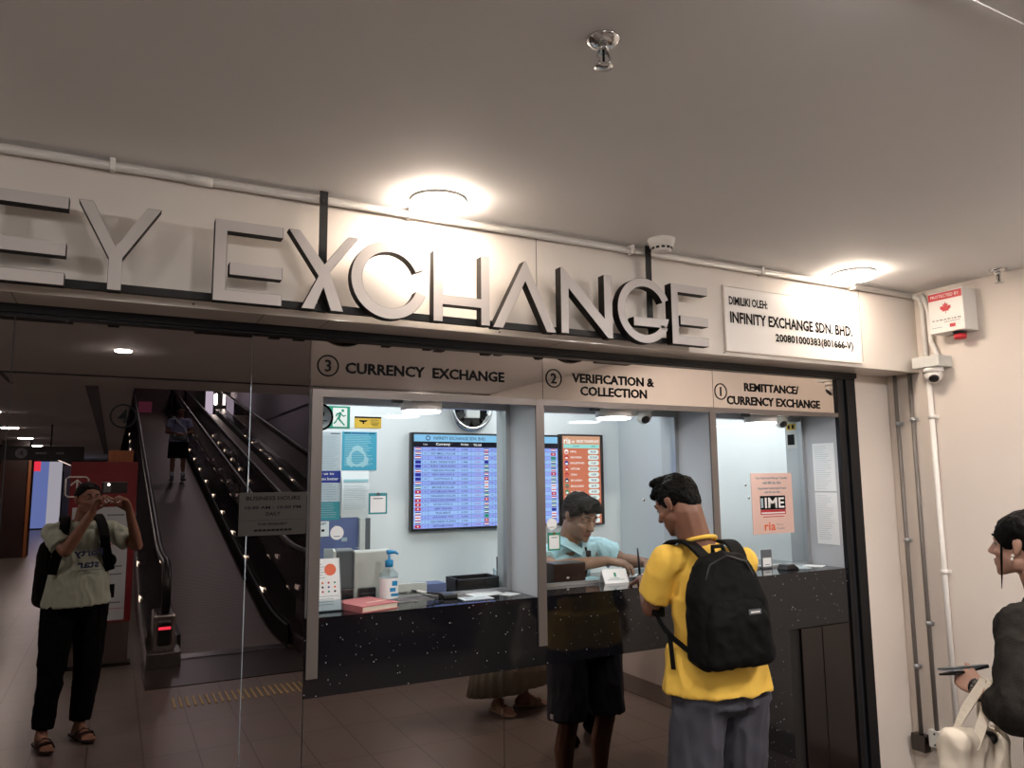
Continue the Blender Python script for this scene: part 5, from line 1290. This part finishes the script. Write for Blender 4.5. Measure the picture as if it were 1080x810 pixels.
strap(t, [(1.880, -.45, 1.04), (1.872, -.47, .96), (1.872, -.475, .915)], .020, .004, (-1, -.3, 0), 'loose_webbing')
# ---------------------------------------------------------------- the clerk
H = basis((.14, -.90, -.36)); hc = V((2.118, .515, 1.425)); S = 1.0
J = dict(head=hc, H=H, neck=V((2.085, .60, 1.305)), shL=V((2.285, .62, 1.255)), shR=V((1.915, .66, 1.225)), chest=V((2.085, .68, 1.09)), pelvis=V((2.07, .80, .80)),
    elL=V((2.415, .56, 1.187)), wrL=V((2.440, .410, 1.190)), elR=V((1.955, .50, 1.185)), wrR=V((2.185, .385, 1.215)),
    hpL=V((2.17, .80, .77)), hpR=V((1.97, .80, .77)), knL=V((2.17, .78, .45)), knR=V((1.97, .78, .45)), anL=V((2.17, .82, .085)), anR=V((1.97, .82, .085)), ftL=(.1, -1), ftR=(-.1, -1))
root = person('dark haired clerk in a light blue shirt looking down behind the glass', (2.08, .7, 0))
B = body(J, S, hands=(dict(w=J['wrL'], d=(.25, -.85, -.12), n=(.15, .1, 1), thumb=1, s=1, curl=(.35, .4, .45, .5), spread=.10), dict(w=J['wrR'], d=(.88, -.38, -.12), n=(.1, -.25, 1), thumb=-1, s=1, curl=(.45, .5, .55, .6), spread=.09)))
B.skin('body', ['skin_deep', 'lip'], root, .0042, 3, paint=lip_paint(hc, H, S))
face_bits(root, hc, H, S, 'skin_deep', .0015)
hb = hair_cap(hc, H, S, extra=[[(0, .035, .085, (.070, .055, .036)), (-.01, .078, .066, (.050, .022, .022))], [(.03, .075, .070, (.03, .020, .02)), (-.035, .070, .062, (.03, .020, .022))], [(0, -.05, .0, (.070, .05, .05)), (0, -.03, .05, (.080, .085, .075))], [(.066, .012, .015, (.012, .02, .03)), (.070, 0, .05, (.012, .04, .03))], [(-.066, .012, .015, (.012, .02, .03)), (-.070, 0, .05, (.012, .04, .03))]])
hb.skin('hair', ['hair'], root, .0045, 2, wr=.004, wsc=(55, 55, 55), keep=[(hc + H @ V((0, .06, .040)), H @ V((0, .55, -.84)))])
B = Blob()
P = lambda x, y, z, r: (hc + H @ V((x, y, z)), r, H)
T_ = tee(J, S, dict(L=.62, R=.62), r_t=.028, wide=1.02)
T_.skin('shirt', ['blue_shirt'], root, .005, 3, wr=.006, wsc=(18, 18, 9), seed=9)
b = MB('blue_shirt')
nk = J['neck']
for k in (-1, 1): b.ribbon([nk + V((k*.01 + .045, -.095, -.055)), nk + V((k*.062 + .015, -.055, .0)), nk + V((k*.075, .005, .018)), nk + V((k*.045, .055, .024))], .042, .005, [V((0, -1, .6)), V((k*.6, -.8, .5)), V((k, 0, .6)), V((k*.4, 1, .5))])
b.build('collar', root)
MB('black_cloth').tube([nk + V(p) for p in ((.055, -.092, -.03), (.06, -.115, -.10), (.03, -.118, -.17), (.02, -.11, -.22))], .006, 6).m('plastic_black').box(tuple(nk + V((.050, -.118, -.075))), tuple(nk + V((.072, -.100, -.045))), .003).build('lanyard', root)
tr = trousers(J, S, dict(L=1.95, R=1.95), r0=.10, r1=.075, rk=.08); tr.skin('trousers', ['black_cloth'], root, .008, 3)
for k in 'LR': shoe(root, J['an'+k], J['ft'+k], 'black_cloth')
# ---------------------------------------------------------------- woman at the right edge
H = basis((-.10, .97, .04)); hc = V((2.630, -1.33, 1.385)); S = .95
J = dict(head=hc, H=H, neck=V((2.665, -1.375, 1.245)), shL=V((2.500, -1.36, 1.160)), shR=V((2.83, -1.46, 1.165)), chest=V((2.660, -1.43, 1.03)), pelvis=V((2.67, -1.46, .76)),
    elL=V((2.315, -1.45, .945)), wrL=V((2.443, -1.265, .951)), elR=V((2.90, -1.42, .93)), wrR=V((2.93, -1.30, .74)),
    hpL=V((2.60, -1.46, .73)), hpR=V((2.78, -1.48, .73)), knL=V((2.59, -1.44, .42)), knR=V((2.79, -1.46, .42)), anL=V((2.60, -1.47, .085)), anR=V((2.80, -1.49, .085)), ftL=(-.3, 1), ftR=(-.1, 1))
root = person('woman in a dark olive top at the picture edge, dark hair tied back', (2.69, -1.47, 0))
B = body(J, S, hands=(dict(w=J['wrL'], d=(.0, .85, .35), n=(-.8, -.35, .3), thumb=1, s=.84, curl=(1.0, 1.1, 1.15, 1.2), spread=.02, tcurl=.5, tout=.45), dict(w=J['wrR'], d=(-.1, .4, -.9), n=(1, 0, 0), thumb=-1, s=.92)))
B.skin('body', ['skin_light', 'lip'], root, .005, 3, paint=lip_paint(hc, H, S))
face_bits(root, hc, H, S, 'skin_light', .004)
hb = hair_cap(hc, H, S, extra=[[(0, -.06, -.015, (.062, .045, .05)), (0, -.02, .05, (.082, .092, .080))], [(-.060, .030, .035, (.022, .035, .045)), (-.05, .0, .06, (.035, .06, .05))], [(.060, .030, .035, (.022, .035, .045)), (.05, .0, .06, (.035, .06, .05))], [(0, -.125, .0, (.035, .035, .038)), (0, -.09, .02, (.03, .03, .03))]])
hb.skin('hair', ['hair'], root, .0045, 2, wr=.003, wsc=(70, 70, 25), keep=[(hc + H @ V((0, .055, .030)) * S, H @ V((0, .78, -.62)))])
MB('hair').tube([hc + H @ V(p) for p in ((-.066, .035, .02), (-.07, .035, -.04), (-.062, .04, -.10), (-.055, .045, -.135))], [.004, .0035, .0025, .001], 6).build('hair_wisp', root)
MB('plastic_white').sphere(hc + H @ V((-.083, -.004, -.022)), .005, 10).sphere(hc + H @ V((-.080, .0, -.034)), .0045, 10).build('earring', root)
T_ = tee(J, S, dict(L=1.0, R=1.0), r_t=.034, wide=1.06, drop=.06)
for k, fr in (('L', .40), ('R', .8)):
    a, b_ = J['el'+k], J['wr'+k]; T_.hull((a, .062), (a, .062)); T_.flat(a, .062, a + (b_ - a) * fr, .058)
T_.skin('blouse', ['olive_top'], root, .006, 4, wr=.008, wsc=(14, 14, 7), seed=5)
tr = trousers(J, S, dict(L=1.93, R=1.93), r0=.10, r1=.08, rk=.085); tr.skin('trousers', ['black_cloth'], root, .008, 3)
for k in 'LR': shoe(root, J['an'+k], J['ft'+k], 'black_cloth')
wx = (J['wrL'] - J['elL']).normalized(); wb = MB('bead'); q = wx.to_track_quat('Z', 'Y').to_matrix()
for k in range(16):
    a = 2*math.pi*k/16; wb.sphere(J['wrL'] - wx*.012 + q @ V((math.cos(a)*.030, math.sin(a)*.030, 0)), .0072, 8)
wb.build('bead_bracelet', root)
MB('plastic_black').tube([J['wrL'] + wx*.012 + q @ V((math.cos(2*math.pi*k/20)*.028, math.sin(2*math.pi*k/20)*.028, 0)) for k in range(20)], .0042, 6, True).build('hair_tie', root)
# wallet in her hand
t = thing('wallet', 'dark grey folding wallet held in the woman\'s hand', 'wallet', (2.235, -1.255, 1.01))
MW = Matrix.Translation((2.468, -1.185, .992)) @ Matrix.Rotation(R(168), 4, 'Z') @ Matrix.Rotation(R(14), 4, 'X') @ Matrix.Scale(.86, 4)
MB('plastic_grey').box((-.10, -.038, .003), (.065, .045, .010), .003, MW).build('flap', t)
MB('plastic_black').box((-.10, -.038, -.012), (.065, .045, -.004), .003, MW @ Matrix.Rotation(R(5), 4, 'Y')).build('flap', t)
MB('paper_grey').box((-.09, -.03, -.003), (.060, .040, .002), 0, MW).build('notes', t)
# tote bag
t = thing('tote_bag', 'cream canvas tote bag hanging from the woman\'s forearm', 'bag', (2.30, -1.40, .6))
B = Blob(); B.hull(((2.225, -1.31, .850), (.03, .04, .02)), ((2.44, -1.29, .82), (.03, .04, .02)), ((2.17, -1.32, .58), (.03, .05, .03)), ((2.46, -1.29, .58), (.04, .05, .03)), ((2.18, -1.32, .52), .03), ((2.45, -1.29, .52), .03))
B.skin('bag', ['cream_canvas'], t, .006, 4, wr=.012, wsc=(10, 10, 7))
strap(t, [(2.255, -1.345, .83), (2.315, -1.345, .90), (2.385, -1.335, .985), (2.402, -1.325, .988), (2.425, -1.325, .92), (2.425, -1.325, .82)], .028, .004, None, 'handle', 'cream_canvas')
strap(t, [(2.265, -1.275, .83), (2.335, -1.275, .90), (2.405, -1.300, .985), (2.420, -1.295, .988), (2.445, -1.265, .92), (2.44, -1.265, .82)], .028, .004, None, 'handle', 'cream_canvas')
MB('plastic_black').sphere((2.35, -1.31, .835), (.05, .035, .025), 14, Matrix.Rotation(-.5, 3, 'Z')).build('contents', t)
# ---------------------------------------------------------------- woman in the long skirt (seen in the low mirror)
H = basis((.3, .95, 0)); hc = V((2.60, -2.16, 1.42)); S = .95
J = dict(head=hc, H=H, neck=V((2.60, -2.20, 1.285)), shL=V((2.43, -2.18, 1.20)), shR=V((2.77, -2.26, 1.20)), chest=V((2.60, -2.23, 1.06)), pelvis=V((2.58, -2.22, .80)),
    elL=V((2.38, -2.18, .97)), wrL=V((2.42, -2.02, .86)), elR=V((2.83, -2.24, .97)), wrR=V((2.77, -2.06, .86)),
    hpL=V((2.50, -2.21, .76)), hpR=V((2.68, -2.22, .76)), knL=V((2.50, -2.19, .43)), knR=V((2.69, -2.20, .43)), anL=V((2.475, -2.18, .085)), anR=V((2.70, -2.21, .085)), ftL=(.15, 1), ftR=(1, .35))
root = person('person in a long olive pleated skirt and strappy sandals, mirrored below the counter', (2.58, -2.2, 0))
B = body(J, S, hands=(dict(w=J['wrL'], d=(.35, .8, -.4), n=(-.6, .2, .6), thumb=-1, s=.9), dict(w=J['wrR'], d=(-.4, .8, -.4), n=(.6, .2, .6), thumb=1, s=.9)))
B.skin('body', ['skin_light', 'lip'], root, .0065, 3, paint=lip_paint(hc, H, S)); face_bits(root, hc, H, S, 'skin_light', .004)
hair_cap(hc, H, S, extra=[[(0, -.06, -.06, (.06, .04, .07)), (0, -.03, .04, (.08, .085, .07))]]).skin('hair', ['hair'], root, .006, 2, wr=.003, wsc=(60, 60, 25), keep=[(hc + H @ V((0, .055, .03)), H @ V((0, .85, -.5)))])
tee(J, S, dict(L=.6, R=.6), r_t=.022).skin('blouse', ['olive_top'], root, .008, 4, wr=.006)
b = MB('olive_skirt'); N_ = 96; rings = []
for z, r in ((.90, .15), (.78, .185), (.55, .225), (.30, .27), (.13, .30)):
    amp = .009 * (.9 - z) / .77
    rings.append([b.bm.verts.new((2.585 + (r + amp*math.cos(a*24*math.pi*2/N_*1.0)) * 1.08 * math.cos(2*math.pi*a/N_), -2.20 + (r + amp*math.cos(a*24*math.pi*2/N_)) * .72 * math.sin(2*math.pi*a/N_), z + (.02 if z < .2 and math.cos(2*math.pi*a/N_) > 0 else 0) - .03*(z < .2)*math.cos(2*math.pi*a/N_ + 2))) for a in range(N_)])
for a, c in zip(rings, rings[1:]):
    for k in range(N_): f = b.bm.faces.new((a[k], c[k], c[(k+1) % N_], a[(k+1) % N_])); f.smooth = True
so = b.build('skirt', root); md = so.modifiers.new('s', 'SOLIDIFY'); md.thickness = .004
for k in 'LR': sandal(root, J['an'+k], J['ft'+k], 'sandal_tan', .95)
# ---------------------------------------------------------------- the photographer (seen in the tall mirror)
H = basis((.35, .93, .03)); hc = V((-.135, -2.985, 1.515)); S = .98
J = dict(head=hc, H=H, neck=V((-.165, -3.03, 1.385)), shL=V((-.335, -2.985, 1.315)), shR=V((-.005, -3.085, 1.315)), chest=V((-.165, -3.06, 1.17)), pelvis=V((-.175, -3.06, .87)),
    elL=V((-.245, -2.865, 1.195)), wrL=V((-.105, -2.815, 1.445)), elR=V((.165, -2.965, 1.205)), wrR=V((.105, -2.830, 1.440)),
    hpL=V((-.265, -3.03, .83)), hpR=V((-.09, -3.08, .83)), knL=V((-.285, -2.99, .46)), knR=V((-.085, -3.05, .46)), anL=V((-.315, -2.93, .09)), anR=V((-.115, -3.03, .09)), ftL=(.30, 1), ftR=(.45, 1))
root = person('photographer in a pale mint T-shirt and black trousers holding up a phone, mirrored', (-.17, -3.03, 0))
B = body(J, S, hands=(dict(w=J['wrL'], d=(.32, .15, .95), n=(-.75, -.45, .25), thumb=1, s=.95, curl=(.7, .75, .8, .85), spread=.04), dict(w=J['wrR'], d=(-.35, .12, .95), n=(.75, -.45, .25), thumb=-1, s=.95, curl=(.7, .75, .8, .85), spread=.04)))
B.skin('body', ['skin_tan', 'lip'], root, .005, 3, paint=lip_paint(hc, H, S)); face_bits(root, hc, H, S)
hair_cap(hc, H, S).skin('hair', ['hair'], root, .005, 2, wr=.002, wsc=(60, 60, 60), keep=[(hc + H @ V((0, .05, .048)), H @ V((0, .55, -.83)))])
T_ = tee(J, S, dict(L=.72, R=.72), r_t=.026, wide=1.08, drop=.03); T_.skin('t_shirt', ['mint_shirt'], root, .006, 4, wr=.007, wsc=(14, 14, 6), seed=2)
fwd = V((.29, .957, 0)); XR = V((-.957, .29, 0))   # print on the chest, read by someone facing him
OPt = V((-.160, -3.055, 0)) + fwd * .158
b = MB('navy_ink')
def curved(s, cx, cz, w, h):
    b.text(s, OPt, XR, FZ, cx, cz, w, h, .0, .03)
curved('Forty', .0, 1.175, .17, .060); curved('star', .0, 1.105, .13, .045); b.m('ink_grey').rect(OPt, XR, FZ, -.10, 1.066, .10, 1.070, 0)
for v in b.bm.verts:
    d_ = (v.co - OPt).dot(XR); v.co -= fwd * (1.9 * d_ * d_ - .006)
b.build('chest_print', root)
tr = trousers(J, S, dict(L=1.93, R=1.93), r0=.106, r1=.058, rk=.082); tr.skin('trousers', ['black_cloth'], root, .007, 4, wr=.007, wsc=(14, 14, 6))
for k in 'LR': sandal(root, J['an'+k], J['ft'+k], 'sandal_brown', 1)
t = thing('smartphone', 'smartphone with lit flash held up by the photographer', 'phone', (0, -2.78, 1.55))
MP = Matrix.Translation((.012, -2.788, 1.595)) @ Matrix.Rotation(R(-20), 4, 'Z')
MB('plastic_black').box((-.078, -.0045, -.037), (.078, .0045, .037), .003, MP).build('body', t)
MB('plastic_grey').box((-.070, .0045, -.030), (-.025, .0065, .030), .0008, MP).build('camera_bump', t)
b = MB('flash'); b.disc(MP @ V((-.040, .0068, .020)), MP.to_3x3() @ V((-1, 0, 0)), FZ, 0, 0, .006, .0004); plabel(b.build('flash', t), 'lit flash')
t = thing('backpack', 'black backpack on the photographer\'s back, mirrored', 'backpack', (-.25, -3.25, .85))
MBP = Matrix.Translation((-.275, -3.27, 0)) @ Matrix.Rotation(R(-20), 4, 'Z')
B = Blob(); B.hull(*[(MBP @ V(p), .05) for p in ((-.11, .05, .86), (.11, .05, .86), (-.11, -.04, .86), (.11, -.04, .86), (-.11, .05, 1.20), (.11, .05, 1.20), (-.10, -.03, 1.15), (.10, -.03, 1.15), (0, .04, 1.27))])
B.skin('main_compartment', ['pack_black'], t, .008, 3, wr=.004)
strap(t, [(-.275, -3.17, 1.28), (-.275, -3.10, 1.395), (-.265, -3.01, 1.405), (-.262, -2.93, 1.33), (-.285, -2.895, 1.20), (-.32, -2.94, 1.05)])
strap(t, [(-.13, -3.21, 1.28), (-.10, -3.15, 1.395), (-.075, -3.07, 1.405), (-.04, -2.985, 1.33), (-.02, -2.95, 1.20), (.01, -3.02, 1.05)])
# ---------------------------------------------------------------- the rider on the walkway
ry = -14.4; rz = zr(ry) + .03; rx = 1.17
q = lambda x, y, z: V((rx + x, ry + y, rz + z))
H = basis((.1, .95, -.25)); hc = q(.02, .05, 1.455); S = .95
J = dict(head=hc, H=H, neck=q(.01, .02, 1.32), shL=q(-.17, 0, 1.255), shR=q(.18, 0, 1.255), chest=q(0, 0, 1.10), pelvis=q(0, 0, .82), elL=q(-.235, .03, 1.02), wrL=q(-.06, .19, .99), elR=q(.24, .03, 1.02), wrR=q(.06, .20, .97),
    hpL=q(-.09, 0, .78), hpR=q(.09, 0, .78), knL=q(-.10, .02, .43), knR=q(.10, .02, .43), anL=q(-.10, 0, .085), anR=q(.11, 0, .085), ftL=(-.1, 1), ftR=(.1, 1))
root = person('rider in a pale blue shirt and black shorts standing on the walkway, mirrored', (rx, ry, rz))
B = body(J, S, hands=(dict(w=J['wrL'], d=(.9, .3, 0), n=(0, .3, 1), thumb=-1, s=.9), dict(w=J['wrR'], d=(-.9, .3, 0), n=(0, .3, 1), thumb=1, s=.9)))
B.skin('body', ['skin_tan', 'lip'], root, .0075, 3, paint=lip_paint(hc, H, S)); face_bits(root, hc, H, S)
hair_cap(hc, H, S).skin('hair', ['hair'], root, .007, 2, keep=[(hc + H @ V((0, .05, .045)), H @ V((0, .5, -.85)))])
tee(J, S, dict(L=.6, R=.6), r_t=.026, wide=1.1).skin('shirt', ['lilac_shirt'], root, .008, 3, wr=.006)
trousers(J, S, dict(L=.85, R=.85), r0=.11, r1=.11).skin('shorts', ['black_cloth'], root, .008, 3)
for k in 'LR':
    shoe(root, J['an'+k], J['ft'+k], 'plastic_grey')
    a = J['an'+k]; MB('paper_grey').cyl(a + V((0, 0, .02)), a + V((0, 0, .11)), .043, .05).build('sock', root)
t = thing('crossbody_bag', 'small grey bag across the rider\'s waist', 'bag', tuple(q(.05, .16, .93)))
B = Blob(); B.hull((q(-.10, .17, .93), (.05, .04, .07)), (q(.12, .17, .91), (.05, .04, .08))); B.skin('pouch', ['plastic_grey'], t, .008, 3)
strap(t, [q(.14, .17, .96), q(.09, .165, 1.10), q(-.02, .16, 1.22), q(-.11, .10, 1.33), q(-.13, -.06, 1.30), q(-.02, -.18, 1.1), q(.12, -.16, .95)], .03, .004, None, 'strap', 'paper_grey')

# ---------------------------------------------------------------- prints, lids and lenses belong to the part they sit on
UNDER = {'lettering': ('mirror', 'plate', 'board', 'housing', 'sheet', 'list_panel', 'cabinet'), 'number_badge': ('mirror',), 'print': ('sheet', 'panel'), 'printed_lines': ('sheet',), 'stamp': ('sheet',), 'rate_lettering': ('display',), 'flag_column': ('display',), 'running_figure': ('sheet',),
    'remittance_logo': ('sheet',), 'agent_logo': ('sheet',), 'strobe_lens': ('strobe_base',), 'maple_leaf_print': ('housing',), 'footer_print': ('housing',), 'lens': ('ball',), 'pump_head': ('collar',), 'label_wrap': ('bottle',), 'zip': ('main_compartment',), 'tag_print': ('logo_tag',), 'haul_loop': ('main_compartment',),
    'lock': ('door',), 'suction_hook': ('frame',), 'flash': ('camera_bump',), 'chest_print': ('t_shirt',), 'collar': ('t_shirt', 'shirt'), 'shorts_tag': ('shorts',), 'icons': ('list_panel',), 'arrow_sign': ('cabinet',), 'hub': ('ring',), 'blades': ('ring',), 'stacker': ('body',), 'sticker': ('box',), 'strobe_base': (), 'deflector': ('frame_arms',), 'lanyard': ('shirt',)}
def stem_(n): return n.split('.')[0]
for top in [o for o in SC.objects if o.parent is None and o.children]:
    kids = list(top.children); by = {}
    for k in kids: by.setdefault(stem_(k.name), []).append(k)
    for k in kids:
        for p in UNDER.get(stem_(k.name), ()):
            if p in by and by[p][0] is not k:
                k.parent = by[p][0]; k.matrix_parent_inverse = Matrix.Identity(4); break
    for nm in ('eyelid', 'eyelash'):
        for a, e in zip(by.get(nm, ()), by.get('eye', ())): a.parent = e; a.matrix_parent_inverse = Matrix.Identity(4)
# ================================================================ CAMERA, WORLD, RENDER LOOK
cam = bpy.data.cameras.new('camera'); co = bpy.data.objects.new('camera', cam); COL.objects.link(co)
f_px = 792.0
cam.sensor_fit = 'HORIZONTAL'; cam.sensor_width = 36; cam.lens = 36 * f_px / 1080; cam.clip_start = .005; cam.clip_end = 200
yaw, pitch, roll = R(27.86), R(7.25), R(-.6)
fw = V((math.sin(yaw) * math.cos(pitch), math.cos(yaw) * math.cos(pitch), math.sin(pitch)))
rt_ = V((math.cos(yaw), -math.sin(yaw), 0)); up_ = rt_.cross(fw)
r2 = rt_ * math.cos(roll) + up_ * math.sin(roll); u2 = up_ * math.cos(roll) - rt_ * math.sin(roll)
M4 = Matrix((r2, u2, -fw)).transposed().to_4x4(); M4.translation = V((0, -2.76, 1.62))
co.matrix_world = M4
SC.camera = co
w = bpy.data.worlds.new('world'); SC.world = w; w.use_nodes = True
w.node_tree.nodes['Background'].inputs[0].default_value = (.02, .018, .018, 1)
SC.view_settings.view_transform = 'Standard'; SC.view_settings.look = 'None'; SC.view_settings.gamma = 1; SC.view_settings.exposure = 0.0
SC.view_settings.use_curve_mapping = False
cy = SC.cycles
cy.caustics_reflective = False; cy.caustics_refractive = False; cy.sample_clamp_indirect = 6; cy.max_bounces = 10; cy.diffuse_bounces = 4; cy.glossy_bounces = 5; cy.transparent_max_bounces = 16; cy.use_denoising = True
